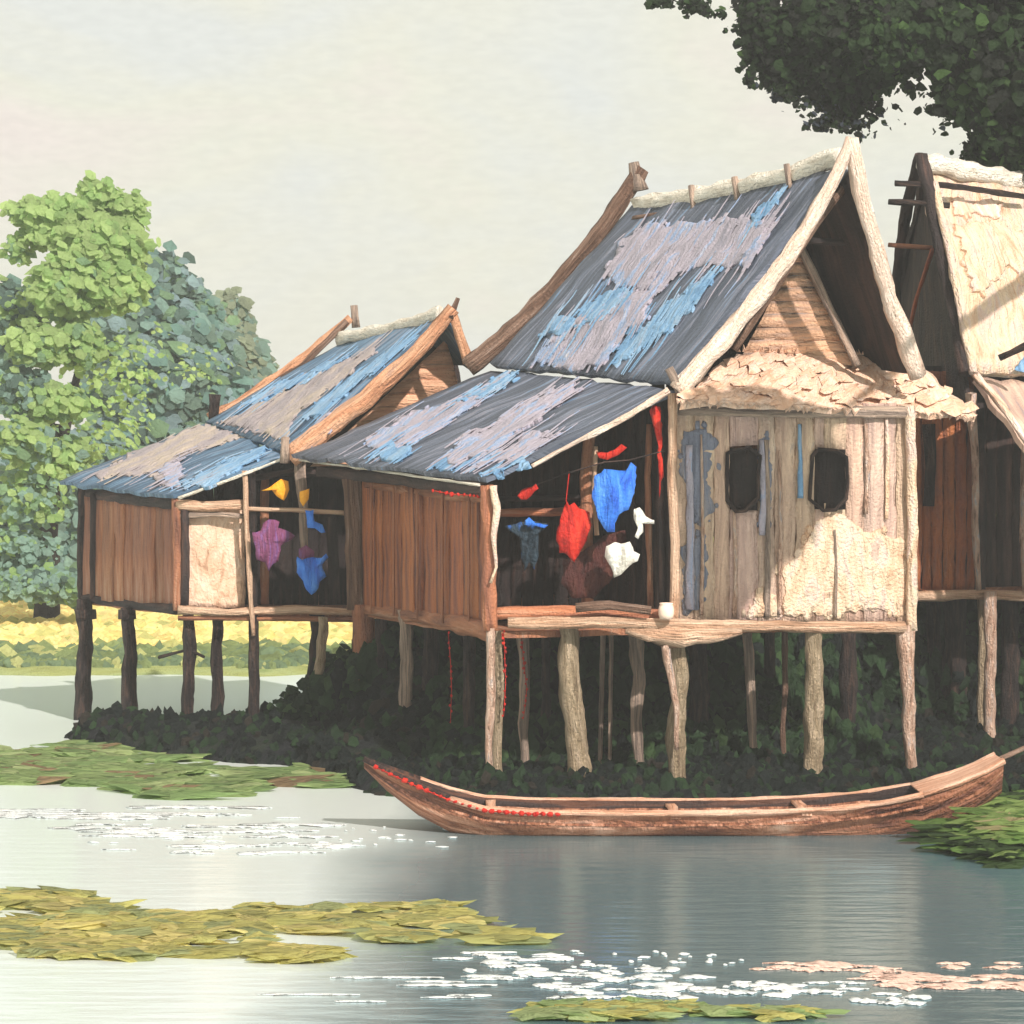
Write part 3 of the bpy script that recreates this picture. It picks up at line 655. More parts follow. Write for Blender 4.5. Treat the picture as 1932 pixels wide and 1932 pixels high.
# grass of the far field
Yl1, Yl2, Yl3, Yg, Yg2 = lc((252, 240, 176), 1.25), lc((246, 226, 154), 1.2), lc((222, 222, 150), 1.1), lc((166, 182, 124)), lc((146, 168, 130))
m = MB()
for _ in range(5200):
    Y = rnd.uniform(49.2, 74); X = rnd.uniform(-14.5 * Y / 74 - 1, 1.5)
    c = rnd.choices([Yl1, Yl2, Yl3], [6, 3, 1.5])[0] if Y > 53.5 + 1.2 * nz((X, 0, 0), .7) else rnd.choices([Yg, Yg2, Yl3], [5, 4, 1.5])[0]
    g = rnd.uniform(.85, 1.1)
    m.dab(Vector((X, Y, .12)), (rnd.uniform(-.3, .3), -1, rnd.uniform(.5, 1.4)), rnd.uniform(.1, .26), tuple(q * g for q in c), rnd.uniform(.7, 1.2), (0, 0, 1), 6)
for _ in range(1500):
    X = rnd.uniform(-10, .5); Y = 48.9 + .5 * rnd.random() - nz((X, 0, 0), .8)
    c = rnd.choices([Yg, Yg2, Yl3], [4, 5, 1])[0]
    m.dab(Vector((X, Y, .06 + rnd.uniform(-.08, .10))), (rnd.uniform(-.3, .3), -1, .8), rnd.uniform(.06, .15), c, 1.3, (0, 0, 1), 6)
tag(m.build('grass', 'leaf'), 'yellow meadow grass with a green fringe along the far shore', 'grass', None, 'stuff')
m = MB()
for _ in range(1500):
    px = rnd.uniform(-60, 330); Y = rnd.uniform(73, 76); c = rnd.choices([lc((66, 62, 50)), lc((96, 70, 52)), lc((196, 140, 104)), lc((80, 100, 60)), lc((222, 214, 200))], [5, 3, 2, 3, .5])[0]
    m.dab(W(px, rnd.uniform(1098, 1132), Y), (rnd.uniform(-.3, .3), -1, .3), rnd.uniform(.12, .3), c, .6, (0, 0, 1), 6)
tag(m.build('scrub', 'leaf'), 'dark and rust-coloured scrub line at the foot of the far trees', 'scrub', None, 'stuff')

# ---------------------------------------------------------------- HOUSE with the tall gable (middle)
H2 = thing('stilt_house', 'largest stilt house, with tall gable, two dark windows and wide blue-grey lean-to roof', 'house', W(1275, 1195, 32), 'stilt houses along the river')
RN, RF = W(1597, 322, 32.2), W(1200, 392, 36.5)
BN, BF = W(1280, 730, 31.9), W(928, 694, 36.4)
LN, LF = W(922, 912, 31.7), W(556, 866, 36.9)
GN = W(1728, 705, 32.9); GF = GN + (BF - BN)
roof = MB().slab(BN, BF, RF, RN, .06, .02, .02, .15, seed=1).build('roof', 'slate', H2)
pl = plane3(BN, BF, RN)
MB().slab(GF, GN, RN + Vector((.03, 0, 0)), RF, .06, .02, .02, .3, seed=2).build('rear_roof_slope', 'deep', H2)  # coloured dark to paint in the shade on its underside
pl2 = plane3(BN - Vector((0, 0, .05)), BF - Vector((0, 0, .05)), LN)
lean = MB().slab(LN, LF, BF - Vector((0, 0, .07)), BN - Vector((0, 0, .07)), .05, .02, .03, .25, seed=3).build('lean_to_roof', 'slate', H2)
A_ = [('mauve', [(1195, 428), (1330, 416), (1470, 425), (1455, 455), (1385, 515), (1345, 500), (1290, 520), (1245, 560), (1190, 545), (1142, 520), (1168, 470)]),
      ('mauve', [(1180, 570), (1248, 532), (1228, 600), (1182, 642), (1150, 688), (1092, 708), (1014, 688), (1034, 652), (1078, 640), (1110, 600)]),
      ('blue', [(1092, 606), (1130, 566), (1180, 550), (1205, 560), (1150, 604), (1055, 640), (1022, 642), (1060, 604)]),
      ('blue', [(1300, 560), (1342, 518), (1362, 524), (1290, 612), (1232, 652), (1172, 700), (1160, 690), (1192, 640)]),
      ('blue', [(1422, 412), (1476, 370), (1474, 392), (1432, 428)]),
      ('mauve', [(1416, 478), (1466, 424), (1466, 440), (1432, 490), (1412, 516)])]
for i, (mt, p) in enumerate(A_):
    sheet(roof, 'roof_patch', p, pl, mt, .03 + .012 * (i % 3), .018, 6, 9, 40 + i)
B_ = [('mauve', [(690, 828), (760, 790), (860, 760), (930, 732), (902, 770), (850, 800), (790, 832), (730, 850), (702, 842)]),
      ('blue', [(862, 762), (950, 712), (985, 706), (950, 736), (904, 756)]),
      ('mauve', [(838, 866), (900, 820), (1000, 770), (1090, 726), (1086, 746), (1012, 800), (962, 832), (905, 872), (850, 880)]),
      ('blue', [(812, 888), (842, 868), (890, 870), (950, 850), (930, 872), (870, 894)]),
      ('mauve', [(962, 852), (1010, 820), (1052, 828), (1004, 866), (935, 884), (895, 884)]),
      ('blue', [(700, 862), (735, 842), (780, 850), (760, 872), (720, 870)]),
      ('blue', [(908, 906), (985, 876), (1002, 880), (940, 906)])]
for i, (mt, p) in enumerate(B_):
    sheet(lean, 'roof_patch', p, pl2, mt, .03 + .012 * (i % 3), .018, 6, 9, 60 + i)
# ridge roll with ties
m = MB(); m.bar([W(1205, 386, 36.4), W(1300, 374, 35.2), W(1400, 356, 34.1), W(1500, 330, 33.1), W(1590, 296, 32.3)], .2, .24, (0, 0, 1), .12, .3, 4, square=False)
rc = m.build('ridge_cap', 'ivory', H2)
for px, py, Y in ((1308, 374, 35.1), (1390, 358, 34.2), (1488, 334, 33.2)):
    rod(rc, 'ridge_tie', [(px - 4, py - 24, Y - .15), (px + 2, py + 22, Y - .2)], 12, 'greywood', seed=px)
rod(H2, 'ridge_pole', [(1196, 412, 36.2), (1330, 396, 34.7), (1460, 376, 33.3), (1540, 356, 32.6)], 11, 'brownlog', seed=5)
# bargeboards
fb = rod(H2, 'bargeboard', [(1212, 318, 36.8), (1140, 428, 36.8), (1040, 552, 36.8), (950, 640, 36.8), (882, 694, 36.8)], 34, 'brownlog', 20, .14, (.9, 1.1), 6)
rod(fb, 'finial', [(1196, 306, 36.8), (1206, 360, 36.8)], 30, 'greywood', 18, .2, (.6, 1.1), 7)
rod(H2, 'bargeboard', [(1608, 262, 31.95), (1570, 345, 31.9), (1510, 450, 31.85), (1430, 560, 31.8), (1352, 655, 31.75), (1278, 738, 31.7)], 32, 'cream', 20, .22, (.7, 1.15), 8)
rod(H2, 'bargeboard', [(1606, 262, 31.95), (1624, 360, 32.0), (1656, 480, 32.2), (1690, 600, 32.5), (1732, 712, 32.8)], 36, 'cream', 22, .25, (.7, 1.0), 9)
rod(H2, 'rafter', [(1606, 335, 32.5), (1540, 420, 32.5), (1450, 560, 32.4), (1385, 660, 32.4)], 16, 'brownlog', 14, .2, None, 10)
rod(H2, 'finial', [(1262, 694, 31.7), (1284, 738, 31.7)], 20, 'greywood', 16, .2, (.7, 1), 11)
rod(H2, 'rake_edge', [(1262, 736, 31.65), (1190, 782, 31.62), (1110, 822, 31.6), (1055, 850, 31.6), (1004, 880, 31.6)], 11, 'cream', 10, .5, (1.2, .6), 12, seg=.05)
# recessed gable wall and its frame
g1, g2, g3 = W(1506, 470, 33.4), W(1390, 690, 33.4), W(1622, 690, 33.5)
m = MB(); nb = 9
for i in range(nb):
    a, b_ = i / nb, (i + 1) / nb
    m.slab(g2.lerp(g1, a), g3.lerp(g1, a), g3.lerp(g1, b_ + .01), g2.lerp(g1, b_ + .01), .03, .012, .004, .15, (1 + .15 * math.sin(i * 2.3),) * 3, i)
m.build('gable_wall', 'gablewood', H2)
rod(H2, 'gable_post', [(1508, 462, 33.3), (1560, 570, 33.3), (1618, 690, 33.35)], 16, 'greywood', 12, .15, None, 14)
rod(H2, 'collar_beam', [(1500, 452, 32.9), (1660, 462, 33.0)], 12, 'deep', 10, .15, None, 15)
# dark boards closing the loft behind the gable
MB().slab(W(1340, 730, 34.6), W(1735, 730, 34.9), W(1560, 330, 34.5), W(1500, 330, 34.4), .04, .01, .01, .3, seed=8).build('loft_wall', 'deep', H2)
for py in (520, 590, 628): rod(H2, 'purlin', [(1600, py, 33.9), (1660 + (py - 500) * .25, py + 8, 33.7)], 7, 'brown', 6, .2, None, py)
# thatched skirt roof in front of the gable
m = MB()
s0, s1, s2, s3 = W(1282, 752, 31.45), W(1842, 782, 33.4), W(1716, 676, 34.0), W(1392, 668, 33.2)
m.slab(s0, s1, s2, s3, .09, .03, .04, .12, (1, .95, .9), seed=9, tj=.06)
nrm = (s1 - s0).cross(s3 - s0).normalized()
rnd = random.Random(17)
for _ in range(130):                                     # tufts lying down the slope
    u, v = rnd.random(), rnd.random(); p = s0.lerp(s1, u).lerp(s3.lerp(s2, u), v) + nrm * .02
    g = rnd.uniform(.92, 1.06); m.dab(p, nrm + Vector((rnd.uniform(-.1, .1), -.03, rnd.uniform(-.08, .08))), rnd.uniform(.06, .14), (g, g * .94, g * .88), 2.2, (s0 - s3) + Vector((rnd.uniform(-.3, .3), 0, 0)), 9)
fringe(m, s0, s1, (-.25, -.1, -1), 90, .09, .14, seed=3)
fringe(m, s3 + nrm * .03, s3.lerp(s2, .8) + nrm * .03, (0, 0, 1), 46, .09, .05, seed=4)
m.build('skirt_roof', 'pinkthatch', H2)
# facade with two windows
fa, fb_, fc, fd = W(1275, 1178, 32.0), W(1722, 1176, 32.9), W(1722, 762, 32.9), W(1275, 752, 32.0)
def uvof(px, py): return ((px - 1275) / 447, (1177 - py) / (1177 - 757))
holes = []
for x0, x1, y0, y1 in ((1374, 1428, 850, 958), (1535, 1593, 852, 958)):
    a, b_ = uvof(x0, y1), uvof(x1, y0); holes.append((a[0], b_[0], a[1], b_[1]))
fac = planks(fa, fb_, fd, fc, 13, 'tan', 'front_wall', H2, .035, .006, holes, .05, gap=.001, seed=5)
for k, (x0, x1, y0, y1) in enumerate(((1371, 1431, 846, 962), (1531, 1597, 848, 962))):
    Y = 32.0 + .9 * ((x0 - 1275) / 447) - .03
    wf = MB(); rw = random.Random(k + 40)
    oc = [(x0 + 12, y0 + 2), (x1 - 16, y0), (x1, y0 + 14), (x1 + 2, (y0 + y1) / 2), (x1 - 2, y1 - 22), (x1 - 22, y1 - 1), (x0 + 20, y1 + 2), (x0, y1 - 18), (x0 - 2, (y0 + y1) / 2), (x0 + 1, y0 + 12)]
    oc = [(a + rw.uniform(-3, 3), b_ + rw.uniform(-3, 3)) for a, b_ in oc]
    wf.bar([W(a, b_, Y) for a, b_ in oc + [oc[0]]], .04, .035, (0, -1, 0), .05, .35, k)
    wn = wf.build('window', 'dkpost', H2)
    MB().slab(W(x0 + 2, y1, Y + .07), W(x1 - 2, y1, Y + .07), W(x1 - 2, y0, Y + .07), W(x0 + 2, y0, Y + .07), .02, .01, .005, .1, (.45, .42, .42), seed=k).build('shutter', 'deep', wn)  # dark sheet painted in for the unlit room behind the window
M['smear'] = paint('blue_grey_whitewash', [(.3, (112, 114, 128)), (.5, (134, 138, 154)), (.66, (156, 146, 144))], (8, 1), .8, .7)
# thin battens on the facade
for px, y0, y1, wd, mt in ((1323, 820, 1160, 7, 'pinkpost'), (1385, 965, 1165, 8, 'pinkpost'), (1446, 830, 1165, 12, 'greywood'), (1470, 850, 1160, 7, 'pinkpost'), (1508, 800, 940, 10, 'blue'), (1437, 830, 1010, 13, 'mauve'), (1300, 840, 1150, 16, 'mauve'),
                           (1634, 800, 970, 9, 'pinkpost'), (1672, 770, 980, 8, 'yellowthatch'), (1575, 1000, 1165, 6, 'greywood')):
    Y = 32.0 + .9 * ((px - 1275) / 447) - .045
    rod(fac, 'batten', [(px, y0, Y), (px + 3, (y0 + y1) / 2, Y), (px + 1, y1, Y)], wd, mt, 4, .35, (.7, 1), px, seg=.07)
plf = plane3(fa, fb_, fd)
sheet(fac, 'plaster_patch', [(1478, 1160), (1480, 1095), (1500, 1040), (1545, 985), (1585, 968), (1640, 1000), (1712, 1020), (1714, 1160), (1640, 1150), (1560, 1164)], plf, 'yellowthatch', .024, .012, 7, 11, 5)  # sunlit part of the wall painted on as cream sheets
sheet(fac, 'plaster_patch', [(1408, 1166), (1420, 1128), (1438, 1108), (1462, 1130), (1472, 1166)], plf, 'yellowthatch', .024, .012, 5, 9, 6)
for i, p in enumerate([[(1290, 812), (1332, 806), (1350, 830), (1338, 900), (1346, 960), (1324, 1000), (1300, 940), (1286, 880)], [(1284, 1030), (1330, 1010), (1334, 1090), (1318, 1150), (1290, 1160)], [(1432, 830), (1452, 826), (1456, 930), (1444, 1010), (1434, 940)]]):
    sheet(fac, 'whitewash_smear', p, plf, 'smear', .02, .01, 5, 9, 170 + i)
rod(H2, 'corner_post', [(1270, 742, 31.85), (1268, 900, 31.85), (1274, 1040, 31.85), (1272, 1180, 31.85)], 18, 'beam', 16, .2, None, 21)
rod(H2, 'corner_post', [(1716, 765, 32.8), (1722, 960, 32.8), (1720, 1190, 32.8)], 20, 'yellowthatch', 18, .2, None, 22)
rod(H2, 'lintel', [(1276, 772, 31.92), (1500, 776, 32.35), (1716, 778, 32.8)], 24, 'greywood', 10, .15, None, 23)
# hidden and inner walls, floor, ceiling keep the rooms dark
inl = (BF - BN).normalized()
def back(p, d): return p + inl * d
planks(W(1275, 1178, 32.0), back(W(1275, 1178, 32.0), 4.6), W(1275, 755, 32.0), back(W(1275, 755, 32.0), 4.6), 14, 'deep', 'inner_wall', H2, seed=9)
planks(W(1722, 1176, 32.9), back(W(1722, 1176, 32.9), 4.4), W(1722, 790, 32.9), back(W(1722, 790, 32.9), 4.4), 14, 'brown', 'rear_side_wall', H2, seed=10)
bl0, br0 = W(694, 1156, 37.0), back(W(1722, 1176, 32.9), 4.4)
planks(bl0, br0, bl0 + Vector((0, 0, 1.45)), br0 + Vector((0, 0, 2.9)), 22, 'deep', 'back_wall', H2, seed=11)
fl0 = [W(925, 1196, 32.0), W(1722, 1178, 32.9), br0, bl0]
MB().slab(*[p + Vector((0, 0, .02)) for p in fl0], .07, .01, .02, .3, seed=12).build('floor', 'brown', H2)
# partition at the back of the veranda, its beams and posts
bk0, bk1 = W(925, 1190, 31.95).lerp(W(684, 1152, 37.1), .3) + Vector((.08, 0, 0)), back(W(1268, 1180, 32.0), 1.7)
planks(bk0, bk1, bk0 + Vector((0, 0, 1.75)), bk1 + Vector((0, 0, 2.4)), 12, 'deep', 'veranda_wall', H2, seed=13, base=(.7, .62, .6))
rod(H2, 'rail', [(938, 968, 32.9), (1040, 966, 32.9), (1130, 964, 32.9)], 15, 'brown', 10, .2, None, 30, tint=(1.5, 1.35, 1.25))
rod(H2, 'rail', [(940, 942, 33.0), (1120, 938, 33.0), (1255, 930, 33.0)], 10, 'deep', 10, .2, None, 31)
rod(H2, 'veranda_post', [(1112, 800, 32.6), (1106, 900, 32.6), (1108, 1150, 32.6)], 22, 'brown', 16, .2, None, 32)
rod(H2, 'veranda_post', [(1124, 842, 32.2), (1120, 930, 32.2), (1126, 1010, 32.2)], 8, 'beam', 8, .25, None, 33)
rod(H2, 'veranda_post', [(1226, 800, 32.3), (1222, 900, 32.3), (1228, 1150, 32.3)], 12, 'brown', 10, .25, None, 34)
rod(H2, 'veranda_post', [(1246, 760, 32.1), (1246, 950, 32.1), (1250, 1150, 32.1)], 12, 'deep', 10, .25, None, 35)
rod(H2, 'sill_beam', [(932, 1158, 31.85), (1040, 1155, 31.85), (1150, 1158, 31.85), (1262, 1164, 31.85)], 26, 'brown', 16, .16, None, 36, tint=(1.35, 1.2, 1.1))
rod(H2, 'floor_beam', [(958, 1176, 31.7), (1120, 1174, 31.7), (1300, 1178, 31.75), (1500, 1182, 32.1), (1706, 1184, 32.7)], 22, 'beam', 18, .25, None, 37)
rod(H2, 'floor_beam', [(1180, 1190, 31.72), (1290, 1200, 31.74), (1400, 1192, 31.85)], 30, 'beam', 16, .3, lambda f: .35 + 1.0 * math.sin(math.pi * f), 38)
# rust brown side wall under the lean-to eave
sw = [W(925, 1188, 31.95), W(684, 1152, 37.1), W(925, 935, 31.95), W(684, 900, 37.1)]
planks(sw[1], sw[0], sw[3], sw[2], 11, 'rust', 'side_wall', H2, .04, .008, (), .16, gap=.001, seed=15)
rod(H2, 'side_beam', [(690, 1150, 37.0), (800, 1164, 34.5), (926, 1192, 31.8)], 26, 'brown', 14, .2, (.75, 1.25), 40)
rod(H2, 'wall_plate', [(690, 914, 37.0), (800, 928, 34.5), (924, 940, 31.85)], 18, 'brown', 12, .2, (.8, 1.1), 41)
rod(H2, 'eave_beam', [(600, 890, 37.0), (740, 904, 34.6), (912, 924, 31.8)], 22, 'deep', 12, .15, (.8, 1.1), 42)
for k in range(5):
    f = (k + .6) / 5.2; p = Vector((684, 0, 0)).lerp(Vector((925, 0, 0)), f).x; Y = 37.1 + (31.95 - 37.1) * f * (1.0 + .1 * (1 - f)); Y = min(Y, 37.1)
    q = sw[1].lerp(sw[0], f) + Vector((-.05, -.05, 0)); q2 = sw[3].lerp(sw[2], f) + Vector((-.05, -.05, 0))
    MB().bar([q, q2], .04, .025, (-1, -.4, 0), .1, .3, k).build('batten', 'brown', H2)
rod(H2, 'corner_post', [(918, 915, 31.8), (926, 1010, 31.8), (922, 1100, 31.8), (926, 1190, 31.8)], 26, 'brown', 22, .2, None, 43, tint=(1.2, 1.1, 1.05))
rod(H2, 'post_facing', [(931, 916, 31.68), (936, 960, 31.68), (932, 1010, 31.68), (936, 1070, 31.68), (926, 1100, 31.68)], 13, 'yellowthatch', 6, .4, lambda f: 1.2 - .8 * f, 44, seg=.06)
rod(H2, 'corner_post', [(662, 886, 37.2), (668, 1000, 37.2), (672, 1150, 37.2)], 34, 'brownlog', 28, .15, None, 45)
post(H2, 686, 1140, 1385, 37.2, 40, 'brown', seed=46, taper=(1.1, .9))
# stilts: front row, middle row, back row
for px, y0, y1, Y, wd, mt, lean_, tp, mid in (
    (926, 1185, 1505, 31.8, 20, 'pinkpost', -4, (1, .5), 2), (938, 1190, 1500, 31.95, 20, 'olivepost', 2, (.8, 1), 4), (1072, 1184, 1485, 32.0, 42, 'olivepost', 22, (.9, 1.1), -4),
    (1276, 1196, 1480, 32.0, 34, 'olivepost', 2, (1, 1), 5), (1252, 1200, 1330, 31.8, 14, 'pinkpost', 24, (1.3, .6), 0), (1536, 1182, 1496, 32.3, 34, 'olivepost', -2, (.95, 1.15), 0), (1704, 1180, 1470, 32.8, 24, 'pinkpost', 18, (1.3, .7), 3), (1718, 1180, 1450, 33.0, 18, 'pinkpost', -2, (1, .8), -4),
    (765, 1150, 1420, 35.4, 28, 'greywood', 2, (1, .8), 2), (986, 1185, 1440, 33.5, 24, 'greywood', 6, (1, .6), 3), (1138, 1180, 1450, 33.6, 10, 'greywood', -6, (1, .8), 0), (1154, 1180, 1450, 33.6, 9, 'greywood', -4, (1, .8), 0), (1196, 1182, 1440, 33.2, 26, 'greywood', 10, (1.1, .6), 5),
    (1410, 1190, 1460, 33.4, 16, 'greywood', 14, (1.3, .8), 0), (1480, 1190, 1450, 33.6, 13, 'brownlog', -2, (1, .8), 2), (1030, 1180, 1440, 34.6, 18, 'dkpost', 0, (1, 1), 0), (812, 1160, 1420, 35.6, 30, 'dkpost', 0, (1, 1), 2), (885, 1180, 1440, 34.2, 22, 'dkpost', 0, (1, 1), 0),
    (1318, 1190, 1440, 34.6, 36, 'dkpost', 0, (1, 1), 2), (1600, 1190, 1440, 34.8, 38, 'dkpost', 0, (.8, 1.3), 2), (1452, 1190, 1430, 35.6, 22, 'dkpost', 0, (1, 1), 0), (720, 1160, 1400, 36.9, 24, 'dkpost', 0, (1, 1), 0)):
    post(H2, px, y0, y1, Y, wd, mt, lean=lean_, taper=tp, mid=mid, wob=.24)
# eave lip
rod(lean, 'eave_trim', [(904, 915, 31.75), (780, 898, 33.6), (660, 880, 35.5), (566, 868, 36.9)], 5, 'ivory', 5, .5, None, 141, seg=.06)

# ---------------------------------------------------------------- HOUSE on the left
H1 = thing('stilt_house', 'smallest stilt house at far left, with orange-pink bargeboards and low blue roof', 'house', W(330, 1160, 37.5), 'stilt houses along the river')
r1n, r1f = W(848, 606, 37.6), W(640, 656, 41.5)
k1n, k1f = W(548, 862, 37.4), W(392, 800, 41.2)
e1n, e1f = W(326, 942, 37.3), W(112, 914, 41.0)
MBr = MB().slab(k1n, k1f, r1f, r1n, .06, .02, .02, .25, seed=51).build('roof', 'blue_slate', H1)
MBl = MB().slab(e1n, e1f, k1f - Vector((0, 0, .03)), k1n - Vector((0, 0, .03)), .05, .02, .03, .25, seed=52).build('lean_to_roof', 'blue_slate', H1)
g1n = W(905, 700, 37.9)
MB().slab(g1n + (k1f - k1n), g1n, r1n, r1f, .05, .02, .02, .3, seed=53).build('rear_roof_slope', 'blue_slate', H1)
pu, plw = plane3(k1n, k1f, r1n), plane3(e1n, e1f, k1n)
for i, (mt, p) in enumerate([('tan_mauve', [(420, 800), (520, 746), (600, 700), (702, 650), (690, 680), (622, 735), (566, 782), (548, 838), (500, 824), (470, 815)]), ('blue', [(455, 765), (520, 715), (610, 672), (655, 662), (600, 692), (525, 738), (475, 762)]),
                             ('blue', [(575, 800), (600, 770), (690, 700), (770, 642), (788, 640), (700, 716), (612, 790)]), ('mauve', [(560, 850), (600, 812), (640, 780), (640, 790), (590, 838)])]):
    sheet(MBr, 'roof_patch', p, pu, mt, .03 + .012 * (i % 3), .018, 6, 9, 80 + i)
for i, (mt, p) in enumerate([('tan_mauve', [(182, 904), (230, 875), (300, 845), (392, 812), (470, 800), (520, 830), (500, 838), (440, 842), (350, 868), (326, 880), (322, 920), (262, 902), (210, 908)]),
                             ('blue', [(345, 918), (420, 882), (500, 850), (530, 852), (440, 898), (352, 930)]), ('mauve', [(300, 900), (322, 884), (345, 870), (340, 930), (320, 928)])]):
    sheet(MBl, 'roof_patch', p, plw, mt, .03 + .012 * (i % 3), .018, 6, 9, 90 + i)
m = MB(); m.bar([W(640, 640, 41.4), W(740, 622, 39.6), W(835, 592, 37.8)], .16, .2, (0, 0, 1), .12, .3, 54, square=False); m.build('ridge_cap', 'ivory', H1)
bb = rod(H1, 'bargeboard', [(662, 600, 41.5), (580, 672, 41.5), (480, 745, 41.5), (398, 795, 41.5)], 22, 'orange', 16, .2, (.7, 1.3), 55)
rod(bb, 'finial', [(668, 576, 41.5), (672, 618, 41.5)], 17, 'greywood', 14, .2, (.8, 1), 56)
rod(bb, 'rafter', [(655, 606, 41.4), (570, 690, 41.35), (460, 760, 41.3)], 12, 'brownlog', 10, .2, None, 57)
rod(H1, 'finial', [(406, 744, 41.4), (402, 795, 41.4)], 22, 'dkpost', 16, .2, (1, .7), 58)
rod(H1, 'bargeboard', [(856, 582, 37.3), (790, 660, 37.3), (690, 752, 37.25), (600, 822, 37.2), (546, 864, 37.2)], 34, 'orange', 18, .22, (.7, 1.25), 59)
rod(H1, 'bargeboard', [(850, 584, 37.3), (866, 630, 37.35), (884, 684, 37.4)], 20, 'orange', 14, .2, (.8, 1), 60)
rod(H1, 'finial', [(864, 562, 37.3), (850, 600, 37.3)], 13, 'brownlog', 12, .2, (.6, 1.2), 61)
rod(H1, 'finial', [(538, 824, 37.1), (536, 874, 37.1)], 18, 'greywood', 14, .2, (.7, 1), 62)
a, b_, c = W(842, 640, 38.3), W(585, 880, 38.3), W(905, 880, 38.4)
m = MB()
for i in range(9):
    u, v = i / 9, (i + 1) / 9
    m.slab(b_.lerp(a, u), c.lerp(a, u), c.lerp(a, v + .01), b_.lerp(a, v + .01), .03, .015, .006, .15, (1 + .14 * math.sin(i * 2.1),) * 3, i)
m.build('gable_wall', 'peachwood', H1)
MB().slab(W(540, 900, 38.9), W(905, 900, 39), W(850, 625, 38.8), W(815, 640, 38.7), .03, .01, .01, .3, seed=9).build('loft_wall', 'deep', H1)
planks(W(158, 1128, 40.6), W(330, 1147, 37.55), W(160, 935, 40.6), W(330, 950, 37.55), 9, 'brown', 'side_wall', H1, .04, .02, (), .2, seed=61)
rod(H1, 'corner_post', [(162, 915, 40.7), (158, 1030, 40.7), (160, 1140, 40.7)], 26, 'dkpost', 20, .15, None, 63)
rod(H1, 'corner_post', [(182, 930, 40.2), (178, 1030, 40.2), (176, 1130, 40.2)], 18, 'deep', 10, .15, (1.2, .7), 64)
rod(H1, 'eave_beam', [(165, 932, 40.6), (330, 950, 37.45)], 22, 'deep', 12, .15, None, 65)
rod(H1, 'side_beam', [(155, 1126, 40.7), (250, 1142, 39), (335, 1150, 37.4)], 16, 'deep', 12, .2, None, 66)
rod(H1, 'corner_post', [(332, 936, 37.4), (334, 1040, 37.4), (334, 1152, 37.4)], 16, 'brown', 14, .2, None, 67)
MB().slab(W(336, 1146, 37.5), W(462, 1146, 37.6), W(462, 950, 37.6), W(336, 950, 37.5), .05, .02, .01, .08, seed=62).build('front_wall', 'plaster', H1)
rod(H1, 'doorframe', [(348, 962, 37.38), (350, 1050, 37.38), (348, 1142, 37.38)], 16, 'deep', 8, .2, None, 68)
rod(H1, 'lintel', [(332, 952, 37.38), (400, 956, 37.38), (462, 952, 37.4)], 20, 'beam', 10, .2, None, 69)
rod(H1, 'lintel', [(336, 974, 37.4), (400, 970, 37.4), (462, 974, 37.42)], 10, 'greywood', 6, .2, None, 70)
# open veranda of the left house
v0, v1 = W(462, 1146, 39.2), W(700, 1158, 39.6)
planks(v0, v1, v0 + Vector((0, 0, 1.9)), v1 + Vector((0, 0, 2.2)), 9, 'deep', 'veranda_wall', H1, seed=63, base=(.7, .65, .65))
v2 = W(160, 1130, 40.7); v3 = v2 + Vector((4.6, 1.6, 0))
planks(v2, v3, v2 + Vector((0, 0, 1.5)), v3 + Vector((0, 0, 2.5)), 12, 'deep', 'back_wall', H1, seed=64)
MB().slab(W(330, 1150, 37.5), W(700, 1160, 37.7), v3, v2, .07, .01, .02, .3, seed=65).build('floor', 'brown', H1)
rod(H1, 'floor_beam', [(336, 1150, 37.35), (430, 1156, 37.35), (560, 1150, 37.35), (690, 1156, 37.4)], 15, 'beam', 14, .25, None, 71)
rod(H1, 'floor_beam', [(336, 1166, 37.4), (520, 1166, 37.4), (690, 1170, 37.45)], 10, 'brown', 10, .25, None, 72)
rod(H1, 'veranda_post', [(462, 888, 37.3), (466, 1000, 37.3), (474, 1140, 37.3), (478, 1200, 37.3)], 10, 'beam', 10, .25, (1, .8), 73)
post(H1, 476, 884, 1390, 37.4, 17, 'dkpost', seed=74, lean=4, taper=(.8, 1.4), name='veranda_post')
rod(H1, 'veranda_post', [(566, 872, 37.4), (572, 960, 37.4), (576, 1070, 37.4)], 18, 'greywood', 14, .2, (1.2, .7), 75)
rod(H1, 'veranda_post', [(500, 900, 38), (498, 1000, 38), (500, 1140, 38)], 16, 'brown', 12, .2, None, 76)
rod(H1, 'clothes_rail', [(462, 960, 37.32), (550, 962, 37.32), (655, 968, 37.34)], 8, 'beam', 8, .3, None, 77)
rod(H1, 'purlin', [(462, 905, 37.8), (560, 888, 37.8), (650, 900, 37.6)], 12, 'deep', 8, .2, None, 78)
rod(H1, 'veranda_post', [(625, 975, 38.2), (632, 1140, 38.2)], 20, 'deep', 12, .2, None, 79)
for px, y0, y1, Y, wd, mt, lean_, tp, mid in ((160, 1130, 1400, 40.4, 30, 'dkpost', -4, (1.1, 1), 3), (240, 1146, 1392, 39, 27, 'dkpost', 8, (1, 1.2), 4), (354, 1150, 1392, 37.6, 23, 'dkpost', 2, (1, 1.1), 3), (412, 1150, 1385, 37.8, 24, 'dkpost', -4, (.9, 1.1), -3),
                                             (598, 1160, 1400, 37.6, 26, 'dkpost', -12, (1, 1.1), 2)):
    s_ = post(H1, px, y0, y1, Y, wd, mt, lean=lean_, taper=tp, mid=mid, wob=.28)
    if px < 300: rod(s_, 'collar', [(px, 1150, Y - .02), (px, 1168, Y - .02)], wd * 1.35, 'dkpost', wd * 1.35, .2, None, px, square=False, seg=.03)
post(H1, 610, 1164, 1425, 37.2, 17, 'olivepost', lean=-28, taper=(1.2, .7), mid=3, wob=.3)
